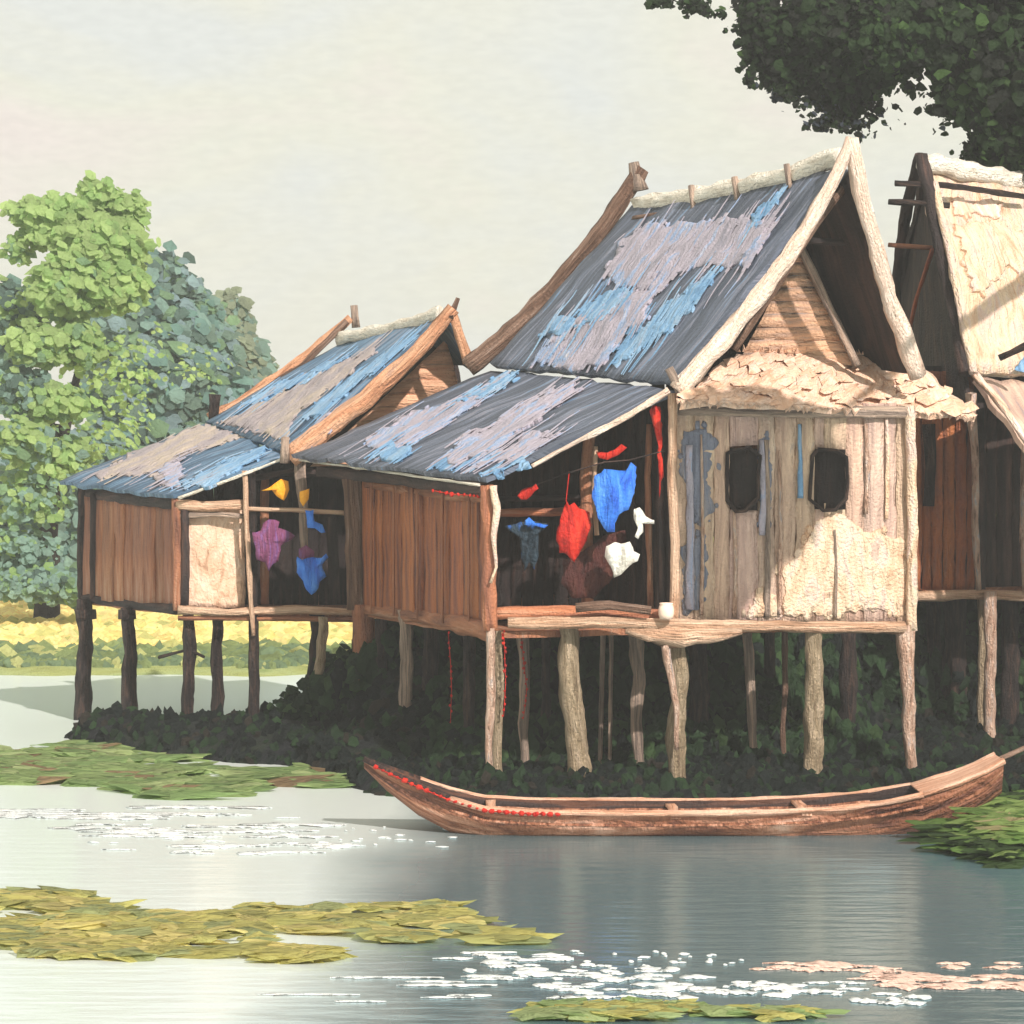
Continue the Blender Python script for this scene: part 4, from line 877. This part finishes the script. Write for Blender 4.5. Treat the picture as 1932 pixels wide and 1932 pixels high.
rod(H1, 'brace', [(300, 1240, 38), (356, 1226, 37.6), (385, 1240, 37.5)], 6, 'dkpost', 6, .3, None, 80)
rod(MBl, 'rake_trim', [(336, 940, 37.25), (440, 902, 37.25), (540, 864, 37.25)], 5, 'ivory', 5, .5, None, 142, seg=.06)

# ---------------------------------------------------------------- HOUSE on the right
H3 = thing('stilt_house', 'straw-roofed stilt house cut by the right edge, with dark gable and poles jutting from it', 'house', W(1840, 1120, 36.6), 'stilt houses along the river')
q0, q1, q2, q3 = W(1832, 702, 35.5), W(2190, 720, 38.5), W(2140, 385, 41), W(1748, 322, 37.2)
MB().slab(q0, q1, q2, q3, .1, .04, .03, .2, seed=101, tj=.08).build('roof', 'yellowthatch', H3)
p3 = plane3(q0, q1, q3)
rt = [o for o in H3.children if o.name.startswith('roof')][0]
for i, p in enumerate([[(1800, 420), (1880, 415), (1960, 440), (1960, 540), (1900, 500), (1850, 560), (1820, 520)], [(1795, 375), (1900, 380), (1880, 410), (1800, 400)]]):
    sheet(rt, 'thatch_layer', p, p3, 'pinkthatch' if i else 'yellowthatch', .05, .03, 8, 10, 110 + i)
MB().slab(W(1650, 760, 40.5), W(2050, 760, 44), q2, q3, .06, .03, .03, .3, seed=102).build('rear_roof_slope', 'deep', H3)
m = MB(); m.bar([W(1742, 306, 37.0), W(1840, 326, 38), W(1990, 352, 39.6), W(2140, 376, 41)], .2, .26, (0, 0, 1), .12, .3, 103, square=False); m.build('ridge_cap', 'ivory', H3)
rod(H3, 'ridge_pole', [(1688, 346, 36.9), (1790, 350, 36.9), (1940, 372, 38.4)], 11, 'dkpost', 10, .2, None, 104)
rod(H3, 'purlin', [(1676, 381, 36.8), (1740, 384, 36.8), (1792, 388, 36.8)], 11, 'dkpost', 10, .2, None, 105)
rod(H3, 'purlin', [(1676, 462, 37.4), (1760, 468, 37.2)], 9, 'brown', 8, .2, None, 106)
MB().slab(W(1664, 780, 40.2), W(1828, 780, 35.75), W(1752, 322, 37.3), W(1738, 322, 37.6), .05, .015, .01, .2, seed=107, tj=.2).build('gable_wall', 'deep', H3)
rod(H3, 'bargeboard', [(1738, 292, 37.0), (1766, 420, 36.7), (1796, 560, 36.2), (1826, 705, 35.4)], 26, 'deep', 14, .2, (1, 1.2), 108)
rod(H3, 'bargeboard', [(1736, 292, 37.3), (1706, 420, 38.2), (1690, 560, 39.0), (1684, 700, 39.9)], 22, 'deep', 14, .2, (1, 1.3), 109)
rod(H3, 'rafter', [(1760, 470, 37.0), (1730, 560, 37.5), (1712, 640, 37.9)], 8, 'rust', 8, .2, None, 110, tint=(1.2, .9, .8))
rod(H3, 'thatch_edge', [(1762, 345, 36.9), (1786, 450, 36.5), (1812, 580, 35.9), (1836, 705, 35.35)], 15, 'yellowthatch', 14, .3, None, 111)
planks(W(1700, 1112, 36.9), W(1838, 1116, 36.7), W(1700, 700, 36.9), W(1838, 700, 36.7), 7, 'rust', 'side_wall', H3, .04, .02, (), .16, seed=112)
MB().slab(W(1695, 1116, 37.1), W(1845, 1118, 36.95), W(1845, 690, 36.95), W(1695, 690, 37.1), .04, .01, .01, .3, seed=131).build('wall_lining', 'deep', H3)
rod(H3, 'shutter', [(1752, 800, 36.75), (1756, 880, 36.75), (1752, 955, 36.75)], 24, 'dkpost', 6, .15, (1, .8), 113)  # dark bar painted in for the shade of a window opening
planks(W(1838, 1116, 37.6), W(2150, 1120, 39), W(1838, 640, 37.6), W(2150, 640, 39), 12, 'deep', 'front_wall', H3, .04, .02, (), .2, seed=114, base=(1.1, .95, .9))
MB().slab(W(1700, 1112, 36.7), W(2160, 1122, 37), W(2180, 1080, 41), W(1700, 1080, 41), .07, .01, .02, .3, seed=115).build('floor', 'brown', H3)
rod(H3, 'floor_beam', [(1722, 1126, 36.5), (1840, 1122, 36.5), (1945, 1126, 36.55), (2150, 1130, 36.8)], 18, 'beam', 14, .22, None, 116)
rod(H3, 'corner_post', [(1832, 742, 35.6), (1840, 860, 35.8), (1840, 1000, 36.0), (1846, 1112, 36.3)], 12, 'pinkpost', 12, .3, (1.5, .8), 117)
rod(H3, 'corner_post', [(1846, 760, 36.5), (1850, 930, 36.5), (1850, 1112, 36.5)], 20, 'deep', 14, .2, None, 118)
rod(H3, 'corner_post', [(1934, 830, 36.4), (1930, 1000, 36.4), (1936, 1118, 36.4)], 14, 'pinkpost', 12, .2, None, 119)
MB().slab(W(1996, 925, 34.5), W(2260, 960, 35.5), W(2190, 735, 38.4), W(1836, 712, 35.6), .07, .03, .03, .2, seed=120).build('lower_roof', 'tan', H3)
rod(H3, 'rake_edge', [(1838, 706, 35.4), (1880, 752, 35.1), (1940, 838, 34.7), (2000, 924, 34.4)], 14, 'pinkthatch', 10, .35, None, 121)
for px, y0, y1, Y, wd, mt in ((1868, 1116, 1420, 36.4, 24, 'pinkpost'), (1852, 1120, 1400, 36.8, 16, 'olivepost'), (1800, 1120, 1400, 37.6, 46, 'dkpost'), (1905, 1120, 1400, 37.4, 34, 'dkpost'), (1760, 1120, 1400, 38, 26, 'dkpost'), (2060, 1120, 1400, 36.6, 26, 'pinkpost')):
    post(H3, px, y0, y1, Y, wd, mt, wob=.22, mid=2)
q = rod(None, 'bamboo_pole', [(1886, 676, 35.3), (1930, 655, 35.2), (1990, 622, 35.0)], 13, 'dkpost', 12, .2, None, 122)
tag(q, 'short dark pole lying on the straw roof at the right edge', 'pole')
q = sheet(None, 'rag', [(1915, 698), (1932, 672), (1975, 662), (1975, 702), (1940, 706)], (p3[0] + p3[1] * .12, p3[1]), 'blue', 0, .02, 4, 8, 123)
tag(q, 'blue cloth lying on the straw roof below the dark pole at the right edge', 'cloth')

# ---------------------------------------------------------------- washing
def cloth(label, poly, Y, mat, cat='cloth', name='hanging_cloth', group=None, seed=0, bulge=.06, fold=.09, tilt=(0, -1, .1), amp=2.5, yslope=0):
    pts = [W(x, y, Y + yslope * (x - poly[0][0])) for x, y in jag(poly, amp, 8, seed)]
    c = sum(pts, Vector()) / len(pts); top = max(p.z for p in pts)
    o = MB().pillow(pts, tilt, .012, bulge, fold, 6, seed=seed, ff=9).build(name, mat, None, (c.x, c.y, top))
    return tag(o, label, cat, group)
cloth('bright blue cloth hanging in front of the thin pale post of the middle veranda', [(1122, 898), (1140, 884), (1180, 888), (1190, 872), (1202, 880), (1198, 930), (1186, 962), (1168, 972), (1158, 990), (1160, 1004), (1146, 1004), (1136, 990), (1126, 968), (1118, 930)], 31.9, 'clothblue', seed=1)
cloth('red cloth hanging left of the bright blue cloth in the middle veranda', [(1064, 958), (1068, 940), (1074, 954), (1084, 948), (1092, 960), (1112, 966), (1116, 990), (1108, 1020), (1094, 1040), (1084, 1062), (1070, 1048), (1054, 1044), (1050, 1010), (1056, 980)], 32.0, 'clothred', seed=2)
cloth('small cream-white cloth hanging lowest in the middle veranda', [(1144, 1032), (1160, 1022), (1172, 1026), (1188, 1022), (1196, 1040), (1208, 1046), (1204, 1060), (1186, 1070), (1172, 1084), (1158, 1090), (1154, 1070), (1142, 1050)], 31.95, 'clothwhite', seed=3)
cloth('thin grey-white rag hanging between the blue cloth and the tan facade', [(1196, 962), (1206, 958), (1218, 974), (1236, 982), (1234, 990), (1212, 984), (1214, 1004), (1204, 1018), (1196, 1012), (1204, 996), (1196, 980)], 32.05, 'clothwhite', seed=4, bulge=.02)
cloth('maroon cloth hanging behind the cream-white cloth in the middle veranda', [(1062, 1056), (1100, 1040), (1140, 1010), (1180, 1000), (1180, 1040), (1150, 1100), (1120, 1130), (1080, 1128), (1058, 1100)], 32.4, 'clothmaroon', seed=5)
cloth('dark teal shirt with blue edges hanging left of the red cloth', [(952, 992), (990, 986), (996, 978), (1006, 984), (1034, 988), (1030, 998), (1016, 1004), (1016, 1050), (1008, 1076), (998, 1060), (990, 1078), (984, 1040), (980, 1004), (960, 1002)], 32.3, 'clothdblue', 'shirt', 'hanging_shirt', seed=6, bulge=.03)
cloth('small bright blue strip lying over the shoulder of the dark teal shirt', [(990, 982), (998, 976), (1010, 986), (1034, 990), (1028, 996), (1002, 992), (988, 990)], 32.2, 'clothblue', seed=26, bulge=.01, fold=.02)
cloth('small red rag tied under the roof edge above the bright blue cloth', [(1124, 852), (1136, 856), (1160, 848), (1172, 838), (1182, 844), (1168, 860), (1146, 868), (1130, 864)], 32.0, 'clothred', 'rag', 'hanging_rag', seed=7, bulge=.03, fold=.03)
cloth('small slanting red rag hanging just right of the pale corner post', [(976, 936), (992, 922), (1012, 912), (1016, 922), (1000, 936), (984, 942)], 32.0, 'clothred', 'rag', 'hanging_rag', seed=8, bulge=.03, fold=.03)
cloth('tall red strip hanging beside the corner of the tan facade', [(1232, 764), (1246, 768), (1250, 800), (1248, 850), (1252, 900), (1244, 940), (1240, 880), (1242, 820), (1236, 786), (1226, 776)], 31.95, 'clothred', 'rag', 'hanging_rag', seed=9, bulge=.01, fold=.03, amp=3)
cloth('purple robe hanging in the veranda of the leftmost house', [(496, 986), (508, 980), (526, 984), (524, 996), (542, 1002), (556, 1010), (544, 1022), (530, 1030), (526, 1060), (514, 1066), (508, 1078), (500, 1062), (486, 1056), (480, 1030), (476, 1004), (492, 1000)], 37.1, 'clothpurple', 'robe', 'hanging_robe', seed=10)
cloth('bright blue shirt hanging lowest in the veranda of the leftmost house', [(560, 1050), (570, 1056), (590, 1052), (606, 1052), (616, 1044), (620, 1052), (610, 1064), (616, 1088), (604, 1098), (600, 1110), (588, 1122), (578, 1112), (572, 1096), (560, 1080)], 37.1, 'clothblue', 'shirt', 'hanging_shirt', seed=11)
cloth('small purple cloth hanging just above the low blue shirt', [(564, 1036), (578, 1028), (592, 1040), (592, 1054), (576, 1056), (564, 1052)], 37.25, 'clothpurple', seed=12, bulge=.03, fold=.03)
cloth('blue strip hanging from the pale rail right of the grey post in the leftmost house', [(576, 962), (592, 962), (594, 984), (608, 990), (614, 1004), (606, 1006), (594, 996), (580, 996)], 37.2, 'clothblue', seed=13, bulge=.02, fold=.03)
cloth('yellow cloth hanging highest in the veranda of the leftmost house', [(492, 926), (504, 922), (518, 912), (530, 904), (544, 908), (546, 924), (536, 944), (522, 936), (512, 924)], 37.2, 'clothyellow', seed=14, bulge=.04, fold=.03, amp=1)
cloth('small yellow cloth on the grey post of the leftmost house', [(566, 928), (584, 922), (582, 942), (572, 956), (566, 946)], 37.15, 'clothyellow', seed=15, bulge=.02, fold=.02, amp=1)
q = MB().bar([W(974, 930, 32.1), W(1060, 896, 32.1), W(1140, 872, 31.98), W(1188, 868, 31.95), W(1255, 850, 31.95)], .015, .015, (0, -1, 0), .1, .2).build('rope', 'deep')
tag(q, 'thin dark rope slung across the middle veranda above the washing', 'rope')
q = MB().bar([W(1068, 946, 32.0), W(1074, 890, 32.1)], .012, .012, (0, -1, 0), .1, .2).build('cord', 'clothred'); tag(q, 'short red cord holding the red cloth', 'cord')

def beads(label, path, Y, n, sz, seed):
    rnd = random.Random(seed); m = MB()
    for i in range(n):
        f = (i + rnd.uniform(-.2, .2)) / (n - 1); k = min(len(path) - 2, int(max(0, f) * (len(path) - 1))); t = f * (len(path) - 1) - k
        x = path[k][0] + (path[k + 1][0] - path[k][0]) * t; y = path[k][1] + (path[k + 1][1] - path[k][1]) * t
        p = W(x + rnd.uniform(-2, 2), y, Y)
        s_ = sz * rnd.uniform(.6, 1.3); pts = [p + Vector((math.cos(a) * s_, 0, math.sin(a) * s_ * 1.2)) * rnd.uniform(.7, 1.2) for a in [j * math.pi / 3.5 for j in range(7)]]
        m.pillow(pts, (0, -1, .1), s_ * .6, s_ * .5, 0, 2)
    m.bar([W(x, y, Y + .01) for x, y in path], .008, .008, (0, -1, 0), .1, .1)
    return tag(m.build('garland', 'clothred', None, W(*path[0], Y)), label, 'garland', 'red garlands on the poles')
beads('thin red garland hanging in the dark left of the pale corner pole', [(846, 1196), (850, 1250), (852, 1300), (850, 1362)], 33.2, 12, .013, 1)
beads('red garland hanging down the right side of the ochre corner pole', [(950, 1190), (952, 1230), (954, 1290), (950, 1352)], 31.8, 16, .018, 2)
beads('red garland hanging on the grey pole right of the ochre corner pole', [(984, 1200), (988, 1250), (994, 1300), (988, 1354)], 33.2, 16, .016, 3)
beads('short row of red blooms strung along the beam above the rust-brown wall', [(820, 926), (850, 932), (880, 934), (906, 936)], 31.9, 9, .02, 4)

# pot on the floor edge
m = MB(); p = W(1257, 1168, 31.62); prof = [(.0, 0), (.07, .0), (.085, .05), (.088, .10), (.08, .14), (.07, .16), (.08, .175), (.065, .18), (.055, .15), (.0, .14)]; K = 12
for r, z in prof:
    for j in range(K): m.v.append(p + Vector((math.cos(j * 2 * math.pi / K) * r, math.sin(j * 2 * math.pi / K) * r, z)) * (1 + .0 * j))
for i in range(len(prof) - 1):
    for j in range(K):
        f = [i * K + j, i * K + (j + 1) % K, (i + 1) * K + (j + 1) % K, (i + 1) * K + j]; m.face(f, [(j * .05, i * .04)] * 4, smooth=True)
tag(m.build('pot', 'cream', None, p), 'small cream pot standing on the floor edge at the foot of the tan facade', 'pot')
q = rod(None, 'log', [(1086, 1146, 31.6), (1150, 1142, 31.6), (1228, 1152, 31.62)], 20, 'brownlog', 16, .15, (1, .8), 131, square=False)
tag(q, 'brown log lying along the floor edge of the middle veranda', 'log')

# ---------------------------------------------------------------- boat
BT = thing('wooden_boat', 'long narrow reddish-brown boat with raised ends moored before the largest house', 'boat', ((1290 - HX) / F * 28.6, 28.6, 0))
st = []   # px, half width, gunwale z, keel z
for px, hw, g, k in ((688, .04, .72, .62), (730, .14, .62, .40), (790, .27, .49, .16), (850, .38, .37, .0), (915, .46, .28, -.1), (1000, .5, .25, -.12), (1130, .52, .24, -.13), (1280, .52, .24, -.13), (1430, .52, .25, -.13), (1560, .5, .28, -.12), (1650, .46, .33, -.1), (1730, .42, .41, -.04), (1800, .35, .52, .1), (1850, .31, .63, .24), (1886, .25, .73, .38)):
    st.append(((px - HX) / F * 28.6, hw, g, k))
def hull(m, off, inside=False):
    K = 9; i0 = len(m.v)
    for x, hw, g, k in st:
        for j in range(K):
            t = -1 + 2 * j / (K - 1); s_ = math.copysign(abs(t) ** .75, t)
            y = 28.6 + s_ * max(hw - off, .005); z = k + off + (g - k - off) * abs(t) ** 2.6
            m.v.append(Vector((x + .012 * nz((x, j, 0), 3), y, z + .012 * nz((x * 2, j, 5), 2))))
    xs = [s_[0] for s_ in st]
    for i in range(len(st) - 1):
        for j in range(K - 1):
            f = [i0 + i * K + j, i0 + (i + 1) * K + j, i0 + (i + 1) * K + j + 1, i0 + i * K + j + 1]
            uv = [(xs[i], j * .12), (xs[i + 1], j * .12), (xs[i + 1], (j + 1) * .12), (xs[i], (j + 1) * .12)]
            if inside: f = f[::-1]; uv = uv[::-1]
            m.face(f, uv, (1, 1, 1), True)
m = MB(); hull(m, 0); m.build('hull', 'boatwood', BT)
m = MB(); hull(m, .035, True); m.build('interior', 'boatdark', BT)
def gun(s_, name, w, mat, dz=0, i0=0, i1=None, dy=0, seed=0, ends=None):
    pts = [Vector((x, 28.6 + s_ * (hw + dy), g + dz)) for x, hw, g, k in st[i0:i1]]
    return MB().bar(pts, w, w * .8, (0, -.3, 1), .1, .25, seed, ends=ends).build(name, mat, BT)
gun(-1, 'gunwale', .07, 'boatpink', .0, 3, 12, 0, 1); gun(1, 'gunwale', .06, 'boatpink', .0, 2, 12, 0, 2)
gun(-1, 'end_rail', .06, 'boatdark', .0, 0, 4, 0, 3); gun(1, 'end_rail', .05, 'boatdark', .0, 0, 3, 0, 4)
gun(-1, 'end_rail', .07, 'boatpink', 0, 11, None, 0, 5); gun(1, 'end_rail', .07, 'boatpink', 0, 11, None, 0, 6)
gun(-1, 'rubbing_strake', .035, 'boatwood', -.12, 3, 12, .0, 7)
gun(1, 'inner_rail', .05, 'boatwood', -.09, 4, 11, -.09, 8)
for px in (925, 1270, 1512):
    x = (px - HX) / F * 28.6; g = interp(x, [(a, c) for a, b_, c, d in st]); hw = interp(x, [(a, b_) for a, b_, c, d in st])
    MB().slab(Vector((x - .05, 28.6 - hw + .02, g - .02)), Vector((x + .05, 28.6 - hw + .02, g - .02)), Vector((x + .05, 28.6 + hw - .02, g - .02)), Vector((x - .05, 28.6 + hw - .02, g - .02)), .03, .008, .01, .1, seed=px).build('thwart', 'boatpink', BT)
# solid stern and bow decks
MB().plate([Vector((st[i][0], 28.6 - st[i][1] * .92, st[i][2] - .01)) for i in (11, 12, 13, 14)] + [Vector((st[i][0], 28.6 + st[i][1] * .92, st[i][2] - .01)) for i in (14, 13, 12, 11)], (-.35, 0, 1), .02).build('stern_deck', 'boatpink', BT)
m = MB(); rnd = random.Random(77)
for i in range(26):
    f = i / 25; x = st[0][0] + .12 + (st[5][0] + .15 - st[0][0]) * f; hw = interp(x, [(a, b_) for a, b_, c, d in st]); g = interp(x, [(a, c) for a, b_, c, d in st])
    p = Vector((x, 28.6 - hw - .035, g - .015)); s_ = rnd.uniform(.012, .03)
    m.pillow([p + Vector((math.cos(a) * s_ * 1.4, 0, math.sin(a) * s_)) * rnd.uniform(.7, 1.1) for a in [j * math.pi / 3.5 for j in range(7)]], (0, -1, .3), .015, .015, 0, 2)
m.bar([Vector((x, 28.6 - interp(x, [(a, b_) for a, b_, c, d in st]) - .03, interp(x, [(a, c) for a, b_, c, d in st]) - .015)) for x in [st[0][0] + .12 + (st[5][0] + .03 - st[0][0]) * q / 12 for q in range(13)]], .012, .012)
m.build('red_trim', 'clothred', BT)
q = MB().bar([W(1868, 1440, 28.75), W(1905, 1424, 28.8), W(2010, 1376, 29.2)], .05, .04, (0, -1, 0), .1, .2).build('steering_oar', 'brownlog')
tag(q, 'brown oar shaft resting on the raised right end of the boat', 'oar')

# ---------------------------------------------------------------- floating plants
def mat_of_plants(name, label, cat, poly, cols, wts, n, size, seed, z=.02, high=.05):
    """leaves scattered over a patch of water given by its outline (x px, y px on the water)"""
    rnd = random.Random(seed); m = MB()
    xs = [p[0] for p in poly]; ys = [p[1] for p in poly]
    def inside(x, y):
        c = False; j = len(poly) - 1
        for i in range(len(poly)):
            if (poly[i][1] > y) != (poly[j][1] > y) and x < (poly[j][0] - poly[i][0]) * (y - poly[i][1]) / (poly[j][1] - poly[i][1]) + poly[i][0]: c = not c
            j = i
        return c
    k = 0; tries = 0
    while k < n and tries < n * 40:
        tries += 1
        x, y = rnd.uniform(min(xs), max(xs)), rnd.uniform(min(ys), max(ys))
        if not inside(x, y) or nz((x * .009, y * .075, seed * 5.3), 1) < -.04: continue
        Y = CH * F / (y - HY); p = Vector(((x - HX) / F * Y, Y, z + rnd.random() * high * .6))
        c = rnd.choices(cols, wts)[0]; g = rnd.uniform(.8, 1.15)
        m.dab(p, (rnd.uniform(-.15, .15), rnd.uniform(-.4, .0), 1), size * rnd.uniform(.3, 1.1), tuple(v * g for v in c), rnd.uniform(1.6, 3.6), (1, rnd.uniform(-.25, .25), 0), 9); k += 1
    c = [sum(xs) / len(xs), sum(ys) / len(ys)]; Y = CH * F / (c[1] - HY)
    return tag(m.build(name, 'leaf', None, ((c[0] - HX) / F * Y, Y, 0)), label, cat, None, 'stuff')
P1, P2, P3, P4 = lc((172, 194, 126)), lc((150, 176, 112)), lc((192, 206, 144)), lc((176, 148, 112))
O1, O2, O3, O4 = lc((220, 212, 128)), lc((198, 194, 120)), lc((236, 222, 144)), lc((182, 188, 130))
mat_of_plants('floating_plants', 'green raft of floating leaves along the mud in front of the leftmost house', 'water plants',
              [(-40, 1412), (60, 1415), (160, 1404), (200, 1420), (300, 1432), (420, 1440), (560, 1452), (700, 1470), (640, 1484), (560, 1492), (420, 1500), (340, 1508), (200, 1490), (60, 1482), (-40, 1470)], [P1, P2, P3, P4], [5, 3, 3, .8], 1150, .17, 1)
mat_of_plants('floating_plants', 'long olive-yellow raft of floating leaves in the left foreground', 'water plants',
              [(-30, 1700), (80, 1688), (190, 1690), (240, 1708), (380, 1705), (480, 1712), (520, 1720), (780, 1714), (830, 1716), (860, 1738), (960, 1745), (990, 1775), (960, 1786), (860, 1762), (760, 1782), (560, 1762), (500, 1770), (470, 1800), (260, 1812), (60, 1806), (-30, 1780)], [O1, O2, O3, O4], [5, 3, 3, 3], 820, .12, 2)
mat_of_plants('floating_plants', 'small olive leaf patch below the long olive-yellow raft', 'water plants', [(478, 1795), (540, 1790), (600, 1800), (640, 1808), (590, 1818), (510, 1818)], [O1, O3], [1, 1], 70, .1, 3)
mat_of_plants('floating_plants', 'thin yellow-green leaf strip at the bottom edge', 'water plants', [(990, 1908), (1080, 1900), (1250, 1896), (1350, 1910), (1500, 1914), (1560, 1922), (1400, 1930), (1000, 1926)], [O1, P3, P1], [3, 3, 2], 260, .08, 4)
LG1, LG2, LG3 = lc((120, 152, 76)), lc((164, 190, 108)), lc((70, 92, 50))
mat_of_plants('floating_plants', 'leafy green raft at the right edge beside the boat stern', 'water plants',
              [(1730, 1600), (1770, 1565), (1820, 1545), (1880, 1525), (1990, 1505), (1990, 1625), (1900, 1640), (1840, 1618), (1780, 1612)], [LG1, LG3, LG2], [4, 5, 1], 1100, .09, 5, .02, .25)
mat_of_plants('floating_plants', 'bright light-green leaves crowning the raft at the right edge', 'water plants',
              [(1835, 1590), (1850, 1560), (1900, 1556), (1990, 1560), (1990, 1618), (1920, 1632), (1870, 1614)], [LG2, LG1, lc((206, 190, 140))], [5, 2, 1], 260, .1, 6, .17, .2)

# foam and ripple glints, the glints painted pale into thin floating ridges
def foam_glint(name, label, strokes, mat, seed, wts=(6, 22)):
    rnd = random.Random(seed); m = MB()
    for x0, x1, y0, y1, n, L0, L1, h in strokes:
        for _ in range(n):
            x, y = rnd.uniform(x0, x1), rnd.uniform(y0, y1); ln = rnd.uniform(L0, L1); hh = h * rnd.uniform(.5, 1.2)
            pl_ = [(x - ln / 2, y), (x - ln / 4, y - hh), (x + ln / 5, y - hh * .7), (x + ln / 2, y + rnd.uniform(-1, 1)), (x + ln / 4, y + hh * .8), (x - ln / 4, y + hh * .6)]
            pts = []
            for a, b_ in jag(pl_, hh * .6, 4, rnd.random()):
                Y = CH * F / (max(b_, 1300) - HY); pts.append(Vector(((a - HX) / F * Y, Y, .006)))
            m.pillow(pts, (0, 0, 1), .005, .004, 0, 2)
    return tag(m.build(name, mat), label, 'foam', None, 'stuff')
foam_glint('foam', 'white ripple streaks in front of the green raft on the left', [(0, 420, 1524, 1545, 16, 90, 260, 3), (180, 600, 1556, 1580, 18, 70, 240, 2.8), (330, 640, 1590, 1612, 14, 40, 160, 2.4), (560, 860, 1558, 1600, 22, 5, 26, 1.8), (100, 560, 1535, 1610, 16, 20, 70, 1.6)], 'foam', 1)
foam_glint('foam', 'bright white ripple streaks right of the bottom centre', [(850, 1060, 1796, 1850, 26, 20, 90, 3.5), (980, 1330, 1828, 1850, 34, 14, 70, 3.2), (1020, 1330, 1856, 1886, 34, 14, 80, 3.6), (1200, 1420, 1800, 1822, 10, 6, 18, 2), (1330, 1640, 1854, 1880, 34, 14, 66, 4), (1600, 1760, 1874, 1896, 10, 16, 60, 4.5), (1080, 1300, 1795, 1830, 22, 6, 26, 2.4), (560, 900, 1840, 1900, 8, 80, 200, 2)], 'foam', 2)
foam_glint('foam', 'pink ripple streaks at the bottom right', [(1440, 1600, 1818, 1832, 10, 40, 110, 3.4), (1600, 1700, 1822, 1856, 12, 20, 70, 3.4), (1670, 1950, 1840, 1866, 26, 40, 130, 5), (1780, 1930, 1818, 1828, 8, 20, 60, 3)], 'foampink', 3)
